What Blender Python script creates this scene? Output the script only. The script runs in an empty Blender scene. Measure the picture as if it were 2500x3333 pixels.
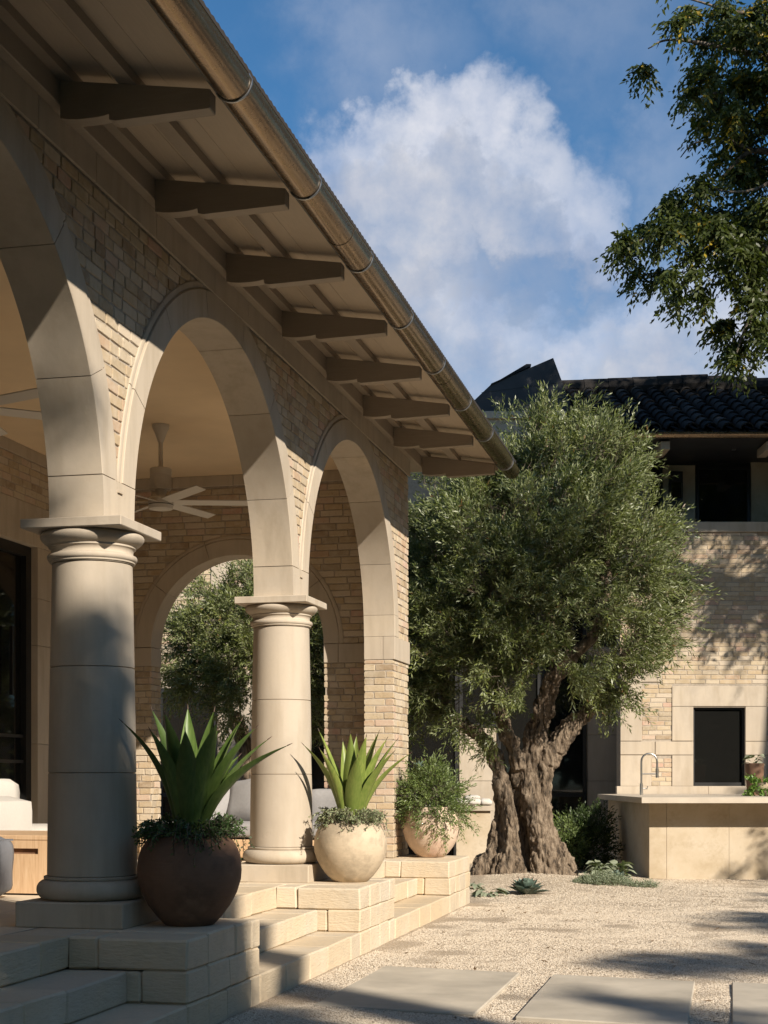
import bpy, bmesh, math, random
import numpy as np
from mathutils import Vector, Matrix, noise

random.seed(7)
rng = np.random.default_rng(7)
sc = bpy.context.scene
COL = sc.collection
R = math.radians
YAW = 13.0
ZC = 1.175                      # eye height above the gravel

# ------------------------------------------------------------------ camera
cam = bpy.data.cameras.new('camera')
cam.sensor_fit = 'HORIZONTAL'
cam.sensor_width = 36.0
cam.lens = 36.0 * 3250 / 1659
cam.shift_y = 574 / 1659        # a shift lens keeps the verticals upright
cam.clip_start = 0.1
cam.clip_end = 900
camo = bpy.data.objects.new('camera', cam)
COL.objects.link(camo)
camo.location = (0, 0, ZC)
camo.rotation_euler = (R(90), 0, R(YAW))
sc.camera = camo

# ------------------------------------------------------------------ sun and sky
SUN = Vector((1.0, -0.83, 0.76)).normalized()
SUN_EL = math.asin(SUN.z)
SUN_AZ = math.atan2(SUN.x, SUN.y)         # clockwise from +Y
sl = bpy.data.lights.new('sun', 'SUN')
sl.energy = 5.0
sl.angle = R(0.53)
sl.color = (1.0, 0.90, 0.77)
so = bpy.data.objects.new('sun', sl)
COL.objects.link(so)
so.rotation_euler = (-SUN).to_track_quat('-Z', 'Y').to_euler()
so.location = (20, -16, 15)

sc.view_settings.view_transform = 'Standard'
sc.view_settings.look = 'None'
sc.view_settings.gamma = 1.0
sc.view_settings.use_curve_mapping = False
sc.view_settings.exposure = 0.56
sc.cycles.max_bounces = 10
sc.cycles.diffuse_bounces = 6
sc.cycles.glossy_bounces = 4
sc.cycles.transmission_bounces = 4
sc.cycles.sample_clamp_indirect = 6.0
sc.cycles.use_denoising = True

FWD = Vector((-math.sin(R(YAW)), math.cos(R(YAW)), 0))
RGT = Vector((math.cos(R(YAW)), math.sin(R(YAW)), 0))

def skydir(px, py):
    v = FWD + RGT * ((px - 829.5) / 3250) + Vector((0, 0, (1680 - py) / 3250))
    return v.normalized()

def make_world():
    w = bpy.data.worlds.new('World')
    sc.world = w
    w.use_nodes = True
    nt = w.node_tree
    N, L = nt.nodes, nt.links
    N.clear()
    out = N.new('ShaderNodeOutputWorld')
    bg = N.new('ShaderNodeBackground')
    bg.inputs['Strength'].default_value = 0.05
    sky = N.new('ShaderNodeTexSky')
    sky.sky_type = 'NISHITA'
    sky.sun_disc = False
    sky.sun_elevation = SUN_EL
    sky.sun_rotation = SUN_AZ
    sky.air_density = 1.0
    sky.dust_density = 0.6
    sky.ozone_density = 2.0
    tc = N.new('ShaderNodeTexCoord')
    nz = N.new('ShaderNodeTexNoise')
    nz.inputs['Scale'].default_value = 9.0
    nz.inputs['Detail'].default_value = 8.0
    nz.inputs['Roughness'].default_value = 0.58
    L.new(tc.outputs['Generated'], nz.inputs['Vector'])
    nz2 = N.new('ShaderNodeTexNoise')
    nz2.inputs['Scale'].default_value = 30.0
    nz2.inputs['Detail'].default_value = 6.0
    nz2.inputs['Roughness'].default_value = 0.6
    L.new(tc.outputs['Generated'], nz2.inputs['Vector'])

    def math_(op, a, b=None, c=None):
        m = N.new('ShaderNodeMath')
        m.operation = op
        for i, v in enumerate((a, b, c)):
            if v is None:
                continue
            if isinstance(v, (int, float)):
                m.inputs[i].default_value = v
            else:
                L.new(v, m.inputs[i])
        return m.outputs[0]

    # warp the direction a little so that the cloud edges billow
    def vmath(op, p, q=None, scale=None):
        m = N.new('ShaderNodeVectorMath'); m.operation = op
        for k, v in enumerate((p, q)):
            if v is None: continue
            if isinstance(v, (tuple, Vector)): m.inputs[k].default_value = v
            else: L.new(v, m.inputs[k])
        if scale is not None: m.inputs['Scale'].default_value = scale
        return m.outputs['Value'] if op == 'DISTANCE' else m.outputs[0]
    w1 = vmath('SCALE', vmath('SUBTRACT', nz2.outputs['Color'], (.5, .5, .5)), scale=.060)
    w2 = vmath('SCALE', vmath('SUBTRACT', nz.outputs['Color'], (.5, .5, .5)), scale=.105)
    wdir = vmath('ADD', vmath('ADD', tc.outputs['Generated'], w1), w2)
    # cumulus banks: (x, y, radius, soft edge, density) seen from the terrace
    banks = [(720, 450, 160, 60, .95), (800, 360, 120, 45, .95), (900, 390, 180, 45, 1.0), (1010, 330, 105, 45, 1.0), (1120, 440, 150, 50, .97), (1240, 520, 110, 60, .9),
             (840, 590, 240, 90, .92), (1060, 610, 150, 110, .72), (1020, 800, 235, 110, .88), (1250, 820, 210, 110, .92),
             (1480, 790, 250, 90, .95), (1600, 640, 140, 100, .75), (800, 130, 110, 150, .34), (900, 110, 90, 140, .26),
             (1430, 255, 70, 90, .28), (1290, 60, 130, 170, .24), (1420, 400, 70, 120, .32),
             (300, 600, 320, 120, .85), (1900, 600, 260, 120, .85), (2400, 760, 420, 160, .85), (-300, 700, 380, 160, .85)]
    def density(vec):
        dens = None
        for x, y, r, e, k in banks:
            dn = vmath('DISTANCE', vec, skydir(x, y))
            mr = N.new('ShaderNodeMapRange')
            mr.interpolation_type = 'SMOOTHERSTEP'
            mr.inputs['From Min'].default_value = (r + e*1.3) / 3600
            mr.inputs['From Max'].default_value = max(r - e*1.3, 0) / 3600
            mr.inputs['To Min'].default_value = 0
            mr.inputs['To Max'].default_value = k
            L.new(dn, mr.inputs['Value'])
            dens = mr.outputs[0] if dens is None else math_('MAXIMUM', dens, mr.outputs[0])
        return dens
    dens = density(wdir)
    upper = density(vmath('ADD', wdir, (.012, -.004, .022)))
    lit = math_('SUBTRACT', dens, upper)
    # scattered clouds over the rest of the sky
    nz3 = N.new('ShaderNodeTexNoise')
    nz3.inputs['Scale'].default_value = 3.0
    nz3.inputs['Detail'].default_value = 7.0
    L.new(tc.outputs['Generated'], nz3.inputs['Vector'])
    gen = N.new('ShaderNodeMapRange')
    gen.inputs['From Min'].default_value = 0.49
    gen.inputs['From Max'].default_value = 0.66
    gen.inputs['To Max'].default_value = 0.85
    L.new(nz3.outputs['Fac'], gen.inputs['Value'])
    front = N.new('ShaderNodeVectorMath'); front.operation = 'DISTANCE'
    L.new(tc.outputs['Generated'], front.inputs[0]); front.inputs[1].default_value = skydir(830, 700)
    fr = N.new('ShaderNodeMapRange')
    fr.inputs['From Min'].default_value = 0.45
    fr.inputs['From Max'].default_value = 0.8
    L.new(front.outputs['Value'], fr.inputs['Value'])
    dens = math_('MAXIMUM', dens, math_('MULTIPLY', gen.outputs[0], fr.outputs[0]))
    # wispy modulation
    mod = N.new('ShaderNodeMapRange')
    mod.inputs['From Min'].default_value = 0.28
    mod.inputs['From Max'].default_value = 0.62
    mod.inputs['To Min'].default_value = 0.55
    mod.inputs['To Max'].default_value = 1.0
    L.new(nz2.outputs['Fac'], mod.inputs['Value'])
    dens = math_('MULTIPLY', dens, mod.outputs[0])
    ramp = N.new('ShaderNodeValToRGB')
    ramp.color_ramp.elements[0].position = 0.36
    ramp.color_ramp.elements[0].color = (5.9, 6.8, 8.9, 1)
    ramp.color_ramp.elements[1].position = 0.60
    ramp.color_ramp.elements[1].color = (9.8, 9.9, 10.6, 1)
    L.new(nz.outputs['Fac'], ramp.inputs['Fac'])
    hs = N.new('ShaderNodeMix'); hs.data_type = 'RGBA'; hs.blend_type = 'MULTIPLY'
    hs.inputs['Factor'].default_value = 1.0
    L.new(sky.outputs[0], hs.inputs['A'])
    hs.inputs['B'].default_value = (0.68, 1.26, 1.60, 1)
    mx = N.new('ShaderNodeMix'); mx.data_type = 'RGBA'
    L.new(dens, mx.inputs['Factor'])
    L.new(hs.outputs['Result'], mx.inputs['A'])
    lm = N.new('ShaderNodeMapRange')
    lm.inputs['From Min'].default_value = -.15
    lm.inputs['From Max'].default_value = .30
    lm.inputs['To Min'].default_value = .86
    lm.inputs['To Max'].default_value = 1.08
    L.new(lit, lm.inputs['Value'])
    cl = vmath('SCALE', ramp.outputs['Color'])
    L.new(lm.outputs[0], cl.node.inputs['Scale'])
    L.new(cl, mx.inputs['B'])
    L.new(mx.outputs['Result'], bg.inputs['Color'])
    L.new(bg.outputs[0], out.inputs[0])
make_world()

# ------------------------------------------------------------------ object helpers
MW = {}
def far(s, d, z):
    """the house across the court: s along its wall, d away, z above the eye"""
    v = RGT * s + FWD * d
    return Vector((v.x, v.y, ZC + z))

def tag(o, label=None, cat=None, group=None, kind=None):
    if label: o['label'] = label
    if cat: o['category'] = cat
    if group: o['group'] = group
    if kind: o['kind'] = kind
    return o

def thing(name, loc, label, cat, group=None, rz=0.0):
    o = bpy.data.objects.new(name, None)
    o.empty_display_size = 0.2
    COL.objects.link(o)
    o.location = loc
    o.rotation_euler = (0, 0, rz)
    MW[o.name] = Matrix.Translation(Vector(loc)) @ Matrix.Rotation(rz, 4, 'Z')
    return tag(o, label, cat, group)

def link_mesh(name, me, parent=None):
    o = bpy.data.objects.new(name, me)
    COL.objects.link(o)
    if parent is not None:
        o.parent = parent
        MW[o.name] = MW[parent.name]
    else:
        MW[o.name] = Matrix()
    return o

class MB:
    """collects shapes in world coordinates"""
    def __init__(self):
        self.v, self.f, self.tone = [], [], []
    def add(self, vs, fs):
        n = len(self.v)
        self.v += [tuple(p) for p in vs]
        self.f += [tuple(i + n for i in f) for f in fs]
        return self
    def box(self, x0, x1, y0, y1, z0, z1, T=None, bev=0.0, jit=0.0):
        cx, cy, cz = (x0+x1)/2, (y0+y1)/2, (z0+z1)/2
        hx, hy, hz = abs(x1-x0)/2, abs(y1-y0)/2, abs(z1-z0)/2
        vs, fs = bevbox(hx, hy, hz, bev, jit)
        vs = [Vector((cx+a, cy+b, cz+c)) for a, b, c in vs]
        if T: vs = [T(*p) for p in vs]
        return self.add(vs, fs)
    def prism(self, poly, w0, w1, P):
        """poly of (u,v) extruded from w0 to w1 through P(u,v,w)"""
        n = len(poly)
        vs = [P(u, v, w0) for u, v in poly] + [P(u, v, w1) for u, v in poly]
        fs = [tuple(range(n-1, -1, -1)), tuple(range(n, 2*n))]
        fs += [(i, (i+1) % n, n+(i+1) % n, n+i) for i in range(n)]
        return self.add(vs, fs)
    def tube(self, pts, rad, n=8, cap=True):
        pts = [Vector(p) for p in pts]
        if isinstance(rad, (int, float)): rad = [rad]*len(pts)
        vs, fs = [], []
        up = None
        for i, p in enumerate(pts):
            t = (pts[min(i+1, len(pts)-1)] - pts[max(i-1, 0)]).normalized()
            if up is None:
                up = t.orthogonal().normalized()
            up = (up - t*up.dot(t)).normalized()
            b = t.cross(up)
            for k in range(n):
                a = 2*math.pi*k/n
                vs.append(p + (up*math.cos(a) + b*math.sin(a))*rad[i])
        for i in range(len(pts)-1):
            for k in range(n):
                fs.append((i*n+k, i*n+(k+1) % n, (i+1)*n+(k+1) % n, (i+1)*n+k))
        if cap:
            fs.append(tuple(range(n-1, -1, -1)))
            fs.append(tuple(range((len(pts)-1)*n, len(pts)*n)))
        return self.add(vs, fs)
    def lathe(self, prof, c, n=48, cap=True):
        vs, fs = [], []
        for r, z in prof:
            for k in range(n):
                a = 2*math.pi*k/n
                vs.append((c[0]+r*math.cos(a), c[1]+r*math.sin(a), c[2]+z))
        m = len(prof)
        for i in range(m-1):
            for k in range(n):
                fs.append((i*n+k, i*n+(k+1) % n, (i+1)*n+(k+1) % n, (i+1)*n+k))
        if cap:
            fs.append(tuple(range(n-1, -1, -1)))
            fs.append(tuple(range((m-1)*n, m*n)))
        return self.add(vs, fs)
    def sweep(self, sec, c, a0, a1, n, P):
        """cross-section (r, w) swept round an arch centre c=(u,v)"""
        m = len(sec)
        vs, fs = [], []
        for i in range(n+1):
            for r, w in sec:
                s0 = a0(r) if callable(a0) else a0
                s1 = a1(r) if callable(a1) else a1
                a = s0 + (s1-s0)*i/n
                vs.append(P(c[0]+r*math.cos(a), c[1]+r*math.sin(a), w))
        for i in range(n):
            for k in range(m):
                fs.append((i*m+k, i*m+(k+1) % m, (i+1)*m+(k+1) % m, (i+1)*m+k))
        fs.append(tuple(range(m-1, -1, -1)))
        fs.append(tuple(range(n*m, (n+1)*m)))
        return self.add(vs, fs)
    def build(self, name, mat, parent=None, smooth=None, kind=None, recalc=True, subsurf=0):
        me = bpy.data.meshes.new(name)
        vs = self.v
        if parent is not None:
            inv = MW[parent.name].inverted()
            vs = [inv @ Vector(p) for p in vs]
        me.from_pydata([tuple(p) for p in vs], [], self.f)
        if recalc:
            bm = bmesh.new(); bm.from_mesh(me)
            bmesh.ops.recalc_face_normals(bm, faces=bm.faces)
            bm.to_mesh(me); bm.free()
        if self.tone:
            at = me.attributes.new('tone', 'FLOAT', 'FACE')
            at.data.foreach_set('value', self.tone)
        me.materials.append(mat)
        if smooth is not None:
            me.polygons.foreach_set('use_smooth', [True]*len(me.polygons))
            try:
                me.set_sharp_from_angle(angle=R(smooth))
            except Exception:
                pass
        me.update()
        o = link_mesh(name, me, parent)
        if kind: o['kind'] = kind
        return o

def bevbox(hx, hy, hz, b, jit=0.0):
    if b <= 0:
        vs = [(sx*hx, sy*hy, sz*hz) for sx in (-1, 1) for sy in (-1, 1) for sz in (-1, 1)]
        fs = [(0, 1, 3, 2), (4, 6, 7, 5), (0, 4, 5, 1), (2, 3, 7, 6), (0, 2, 6, 4), (1, 5, 7, 3)]
        return vs, fs
    b = min(b, hx*.6, hy*.6, hz*.6)
    vs, ix = [], {}
    for sx in (-1, 1):
        for sy in (-1, 1):
            for sz in (-1, 1):
                j = [random.uniform(-jit, jit) for _ in range(3)]
                for ax in range(3):
                    h = [hx-b, hy-b, hz-b]
                    h[ax] += b
                    ix[(sx, sy, sz, ax)] = len(vs)
                    vs.append((sx*h[0]+j[0], sy*h[1]+j[1], sz*h[2]+j[2]))
    fs = []
    S = (-1, 1)
    for s in S:
        fs.append([ix[(s, a, c, 0)] for a, c in ((-1, -1), (1, -1), (1, 1), (-1, 1))])
        fs.append([ix[(a, s, c, 1)] for a, c in ((-1, -1), (1, -1), (1, 1), (-1, 1))])
        fs.append([ix[(a, c, s, 2)] for a, c in ((-1, -1), (1, -1), (1, 1), (-1, 1))])
    for s in S:
        for q in S:
            fs.append([ix[(s, q, -1, 0)], ix[(s, q, 1, 0)], ix[(s, q, 1, 1)], ix[(s, q, -1, 1)]])
            fs.append([ix[(s, -1, q, 0)], ix[(s, 1, q, 0)], ix[(s, 1, q, 2)], ix[(s, -1, q, 2)]])
            fs.append([ix[(-1, s, q, 1)], ix[(1, s, q, 1)], ix[(1, s, q, 2)], ix[(-1, s, q, 2)]])
            for t in S:
                fs.append([ix[(s, q, t, 0)], ix[(s, q, t, 1)], ix[(s, q, t, 2)]])
    # drop repeated corner triangles
    seen, out = set(), []
    for f in fs:
        k = tuple(sorted(f))
        if k not in seen:
            seen.add(k); out.append(tuple(f))
    return vs, out

def fast_mesh(name, V, F, mat, parent=None, tone=None, kind=None, smooth=False):
    """many small faces at once (numpy): V (n,3), F (m,k)"""
    if parent is not None:
        M = np.array(MW[parent.name].inverted())
        V = V @ M[:3, :3].T + M[:3, 3]
    me = bpy.data.meshes.new(name)
    k = F.shape[1]
    me.vertices.add(len(V)); me.vertices.foreach_set('co', V.astype(np.float32).ravel())
    me.loops.add(F.size); me.loops.foreach_set('vertex_index', F.astype(np.int32).ravel())
    me.polygons.add(len(F))
    me.polygons.foreach_set('loop_start', np.arange(0, F.size, k, dtype=np.int32))
    if smooth:
        me.polygons.foreach_set('use_smooth', np.ones(len(F), dtype=bool))
    if tone is not None:
        at = me.attributes.new('tone', 'FLOAT', 'POINT')
        at.data.foreach_set('value', tone.astype(np.float32))
    me.update(calc_edges=True)
    me.validate()
    me.materials.append(mat)
    o = link_mesh(name, me, parent)
    if kind: o['kind'] = kind
    return o

def campx(p):
    """where a point falls in the picture, 1659 x 2212, and its distance"""
    v = Vector(p) - Vector((0, 0, ZC))
    d = v.dot(FWD)
    if d < .2: return (-9999, -9999, d)
    return (829.5 + 3250*v.dot(RGT)/d, 1680 - 3250*v.z/d, d)

def in_view(p, m=60):
    x, y, d = campx(p)
    return -m < x < 1659+m and -m < y < 2212+m

# ------------------------------------------------------------------ materials
class NT:
    def __init__(self, name):
        self.m = bpy.data.materials.new(name)
        self.m.use_nodes = True
        self.t = self.m.node_tree
        self.b = self.t.nodes['Principled BSDF']
        self.tc = self.t.nodes.new('ShaderNodeTexCoord')
    def n(self, typ, **kw):
        nd = self.t.nodes.new(typ)
        for k, v in kw.items():
            if hasattr(nd, k) and k not in nd.inputs:
                setattr(nd, k, v)
            else:
                nd.inputs[k].default_value = v
        return nd
    def l(self, a, b):
        self.t.links.new(a, b)
    def noise(self, scale, detail=4, rough=.55, vec=None, dist=0.0):
        nd = self.n('ShaderNodeTexNoise')
        nd.inputs['Scale'].default_value = scale
        nd.inputs['Detail'].default_value = detail
        nd.inputs['Roughness'].default_value = rough
        nd.inputs['Distortion'].default_value = dist
        self.l(vec or self.tc.outputs['Object'], nd.inputs['Vector'])
        return nd.outputs['Fac']
    def mapping(self, scale, rot=(0, 0, 0)):
        nd = self.n('ShaderNodeMapping')
        nd.inputs['Scale'].default_value = scale
        nd.inputs['Rotation'].default_value = rot
        self.l(self.tc.outputs['Object'], nd.inputs['Vector'])
        return nd.outputs[0]
    def ramp(self, fac, stops, interp='LINEAR'):
        nd = self.n('ShaderNodeValToRGB')
        cr = nd.color_ramp
        cr.interpolation = interp
        while len(cr.elements) < len(stops): cr.elements.new(0.5)
        for e, (p, c) in zip(cr.elements, stops):
            e.position = p
            e.color = (c[0], c[1], c[2], 1)
        self.l(fac, nd.inputs['Fac'])
        return nd.outputs['Color']
    def mix(self, fac, a, b, mode='MIX'):
        nd = self.n('ShaderNodeMix', data_type='RGBA', blend_type=mode)
        for s, v in (('Factor', fac), ('A', a), ('B', b)):
            tgt = nd.inputs[s]
            if s != 'Factor':
                tgt = [i for i in nd.inputs if i.name == s and i.type == 'RGBA'][0]
            else:
                tgt = nd.inputs[0]
            if isinstance(v, (int, float)): tgt.default_value = v
            elif isinstance(v, tuple): tgt.default_value = (v[0], v[1], v[2], 1)
            else: self.l(v, tgt)
        return [o for o in nd.outputs if o.type == 'RGBA'][0]
    def math(self, op, a, b=0.0):
        nd = self.n('ShaderNodeMath', operation=op)
        for i, v in enumerate((a, b)):
            if isinstance(v, (int, float)): nd.inputs[i].default_value = v
            else: self.l(v, nd.inputs[i])
        return nd.outputs[0]
    def bump(self, h, strength=.3, dist=.01, prev=None):
        nd = self.n('ShaderNodeBump')
        nd.inputs['Strength'].default_value = strength
        nd.inputs['Distance'].default_value = dist
        self.l(h, nd.inputs['Height'])
        if prev is not None: self.l(prev, nd.inputs['Normal'])
        return nd.outputs[0]
    def done(self, color=None, rough=.8, normal=None, metal=0.0, spec=None):
        if color is not None:
            if isinstance(color, tuple): self.b.inputs['Base Color'].default_value = (*color, 1)
            else: self.l(color, self.b.inputs['Base Color'])
        if isinstance(rough, (int, float)): self.b.inputs['Roughness'].default_value = rough
        else: self.l(rough, self.b.inputs['Roughness'])
        self.b.inputs['Metallic'].default_value = metal
        if spec is not None: self.b.inputs['Specular IOR Level'].default_value = spec
        if normal is not None: self.l(normal, self.b.inputs['Normal'])
        return self.m

def mul(c, k): return (c[0]*k, c[1]*k, c[2]*k)

def mat_cast_stone(name, c, pits=True, k=1.0):
    n = NT(name)
    big = n.noise(1.6, 5, .6)
    fine = n.noise(45, 5, .65)
    streak = n.noise(4.0, 4, .6, n.mapping((2.2, 2.2, .35)))
    col = n.ramp(big, [(.3, mul(c, .78)), (.5, c), (.72, (c[0]*1.08, c[1]*1.05, c[2]*.98))])
    col = n.mix(n.math('MULTIPLY', fine, .35), col, mul(c, .72), 'MIX')
    col = n.mix(n.ramp(streak, [(.45, (0, 0, 0)), (.72, (.8, .8, .8))]), col, (c[0]*.72, c[1]*.69, c[2]*.64))
    rnd = n.n('ShaderNodeObjectInfo').outputs['Random']
    col = n.mix(n.math('MULTIPLY', rnd, .45), col, (c[0]*.80, c[1]*.79, c[2]*.79))
    nm = n.bump(fine, .16, .004)
    if pits:
        v = n.n('ShaderNodeTexVoronoi'); v.inputs['Scale'].default_value = 48
        n.l(n.tc.outputs['Object'], v.inputs['Vector'])
        pit = n.ramp(v.outputs['Distance'], [(.03, (0, 0, 0)), (.09, (1, 1, 1))])
        sel = n.ramp(n.noise(6, 3), [(.66, (1, 1, 1)), (.70, (0, 0, 0))])
        ph = n.mix(1.0, pit, sel, 'ADD')
        nm = n.bump(ph, .25, .002, nm)
        col = n.mix(1.0, col, n.ramp(ph, [(0, (.72, .70, .68)), (.5, (1, 1, 1))]), 'MULTIPLY')
    return n.done(col, .82, nm)

def mat_hewn(name, c):
    """split and chiselled limestone of the steps"""
    n = NT(name)
    big = n.noise(2.5, 5, .6)
    mid = n.noise(14, 5, .62)
    ch = n.noise(44, 3, .55, n.mapping((.45, .45, 1.9), (R(38), R(25), 0)), .4)
    fine = n.noise(80, 4, .6)
    rnd = n.n('ShaderNodeObjectInfo').outputs['Random']
    tone = n.ramp(rnd, [(0, mul(c, .88)), (.3, c), (.55, (c[0]*1.04, c[1]*.99, c[2]*.92)), (.8, (c[0]*1.05, c[1]*1.07, c[2]*1.10)), (1, (c[0]*.98, c[1]*.90, c[2]*.78))])
    col = n.mix(n.ramp(big, [(.35, (.0, .0, .0)), (.7, (.55, .55, .55))]), tone, (c[0]*.94, c[1]*.84, c[2]*.68))
    col = n.mix(n.ramp(mid, [(.5, (0, 0, 0)), (.8, (.5, .5, .5))]), col, mul(c, .70))
    nm = n.bump(fine, .2, .003, n.bump(mid, .4, .008, n.bump(ch, .55, .010)))
    return n.done(col, .88, nm)

def mat_brick(name, k=1.0):
    n = NT(name)
    at = n.n('ShaderNodeAttribute', attribute_name='tone').outputs['Fac']
    rnd = n.n('ShaderNodeObjectInfo').outputs['Random']
    t = n.math('FRACT', n.math('ADD', rnd, at))
    S = [(0, (.43, .335, .215)), (.14, (.52, .43, .31)), (.28, (.455, .345, .215)), (.40, (.54, .45, .34)), (.50, (.46, .325, .215)), (.58, (.50, .40, .265)),
         (.68, (.375, .30, .205)), (.77, (.49, .375, .24)), (.86, (.52, .385, .285)), (.93, (.335, .245, .155)), (.965, (.50, .33, .245)), (1, (.40, .33, .25))]
    base = n.ramp(t, [(p, mul(c, k)) for p, c in S], 'CONSTANT')
    blot = n.noise(11, 5, .65)
    col = n.mix(n.ramp(blot, [(.42, (0, 0, 0)), (.72, (.72,)*3)]), base, mul((.55, .47, .36), k))
    dk = n.noise(34, 4, .6)
    col = n.mix(n.ramp(dk, [(.55, (0, 0, 0)), (.78, (.55, .55, .55))]), col, mul((.30, .23, .15), k))
    nm = n.bump(n.noise(120, 3), .2, .002, n.bump(n.noise(30, 5, .65), .5, .006))
    return n.done(col, .9, nm)

def mat_simple(name, c, rough=.8, scale=20, amt=.15, bump=.1, bscale=60, metal=0.0, spec=None, dark=.75):
    n = NT(name)
    f = n.noise(scale, 5, .6)
    col = n.ramp(f, [(.3, mul(c, 1-amt)), (.7, mul(c, 1+amt*.6))])
    nm = n.bump(n.noise(bscale, 4), bump, .004) if bump else None
    return n.done(col, rough, nm, metal, spec)

def mat_leaf(name, c0, c1, back, trans=.35, rough=.5, odd=None, spec=.4):
    n = NT(name)
    at = n.n('ShaderNodeAttribute', attribute_name='tone').outputs['Fac']
    stops = [(0, c0), (.85, c1)]
    if odd: stops += [(.955, c1), (.97, odd)]
    col = n.ramp(at, stops)
    geo = n.n('ShaderNodeNewGeometry')
    if back: col = n.mix(geo.outputs['Backfacing'], col, back)
    n.done(col, rough, None, 0, spec)
    tr = n.n('ShaderNodeBsdfTranslucent')
    n.l(n.mix(1.0, col, (1.0, 1.15, .45), 'MULTIPLY'), tr.inputs['Color'])
    ms = n.n('ShaderNodeMixShader')
    ms.inputs[0].default_value = trans
    n.l(n.b.outputs[0], ms.inputs[1]); n.l(tr.outputs[0], ms.inputs[2])
    n.l(ms.outputs[0], n.t.nodes['Material Output'].inputs[0])
    return n.m

M = {}
M['cast'] = mat_cast_stone('cast_limestone', (.515, .44, .345))
M['hewn'] = mat_hewn('hewn_limestone', (.56, .485, .375))
M['brick'] = mat_brick('tumbled_brick', .98)
M['mortar'] = mat_simple('lime_mortar', (.385, .33, .265), .95, 30, .2, .4, 90)
def mat_paint(name, c, stretch):
    """painted timber: faint grain along the piece, weather marks, no two pieces quite alike"""
    n = NT(name)
    g = n.noise(16, 5, .65, n.mapping(stretch), .4)
    s = n.noise(1.7, 5, .65)
    rnd = n.n('ShaderNodeObjectInfo').outputs['Random']
    col = n.ramp(g, [(.32, mul(c, .90)), (.6, c), (.75, mul(c, 1.06))])
    col = n.mix(n.ramp(s, [(.5, (0, 0, 0)), (.72, (.55,)*3)]), col, (c[0]*.80, c[1]*.76, c[2]*.70))
    col = n.mix(n.math('MULTIPLY', rnd, .4), col, mul(c, .80))
    return n.done(col, .62, n.bump(g, .22, .003))
M['paint'] = mat_paint('taupe_paint', (.37, .305, .235), (.5, 6, 6))
M['board'] = mat_paint('soffit_paint', (.55, .455, .345), (6, .4, 6))
M['plaster'] = mat_simple('lime_plaster', (.75, .58, .38), .9, 1.3, .10, .12, 12)
M['fan'] = mat_simple('matt_fan_paint', (.55, .50, .43), .5, 5, .03, 0)
M['steel'] = mat_simple('black_steel', (.014, .014, .014), .45, 30, .2, 0, spec=.5)
M['white'] = mat_simple('white_linen', (.56, .53, .48), .9, 60, .05, .25, 300)
M['grey'] = mat_simple('grey_canvas', (.30, .29, .285), .92, 40, .08, .25, 260)
M['slate'] = mat_simple('blue_grey_canvas', (.17, .175, .19), .92, 40, .08, .25, 260)
M['slabtop'] = mat_simple('pale_concrete', (.52, .45, .36), .75, 4, .10, .1, 60)
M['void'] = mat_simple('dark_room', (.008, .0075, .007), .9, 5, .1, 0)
M['chrome'] = mat_simple('brushed_nickel', (.62, .60, .56), .28, 80, .05, 0, metal=1.0)
M['zinc'] = mat_simple('dark_zinc_cladding', (.030, .031, .035), .5, 3.5, .35, .06, 8, spec=.5)

def mat_gutter():
    n = NT('weathered_gutter_metal')
    s = n.noise(5, 3, .5, n.mapping((3, .35, 3)))
    f = n.noise(28, 4, .6)
    col = n.ramp(s, [(.3, (.23, .17, .115)), (.55, (.30, .225, .15)), (.75, (.26, .21, .16))])
    col = n.mix(n.ramp(f, [(.5, (0, 0, 0)), (.8, (.15, .15, .15))]), col, (.20, .14, .09))
    rg = n.ramp(f, [(.3, (.22,)*3), (.75, (.30,)*3)])
    return n.done(col, rg, n.bump(s, .05, .006), 0.9)
M['gutter'] = mat_gutter()
M['bracket'] = mat_simple('galvanised_strap', (.50, .52, .54), .38, 50, .15, 0, metal=1.0)

def mat_pot(name, c, c2, k=1.0):
    n = NT(name)
    b = n.noise(3.2, 6, .62)
    m = n.noise(11, 5, .65)
    f = n.noise(70, 4)
    col = n.ramp(b, [(.36, mul(c, .78)), (.47, c), (.56, mul(c, 1.06)), (.66, c2)])
    col = n.mix(n.ramp(m, [(.48, (0, 0, 0)), (.64, (.6*k,)*3)]), col, mul(c, .66))
    ring = n.noise(9, 3, .5, n.mapping((.6, .6, 9)))
    nm = n.bump(f, .12, .003, n.bump(ring, .18, .008, n.bump(m, .3, .006)))
    return n.done(col, .8, nm)
M['pot_brown'] = mat_pot('brown_terracotta', (.175, .095, .055), (.24, .135, .08))
M['pot_cream'] = mat_pot('cream_terracotta', (.50, .405, .285), (.38, .31, .22))
M['pot_pink'] = mat_pot('pink_terracotta', (.56, .43, .325), (.53, .365, .275), .5)

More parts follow.
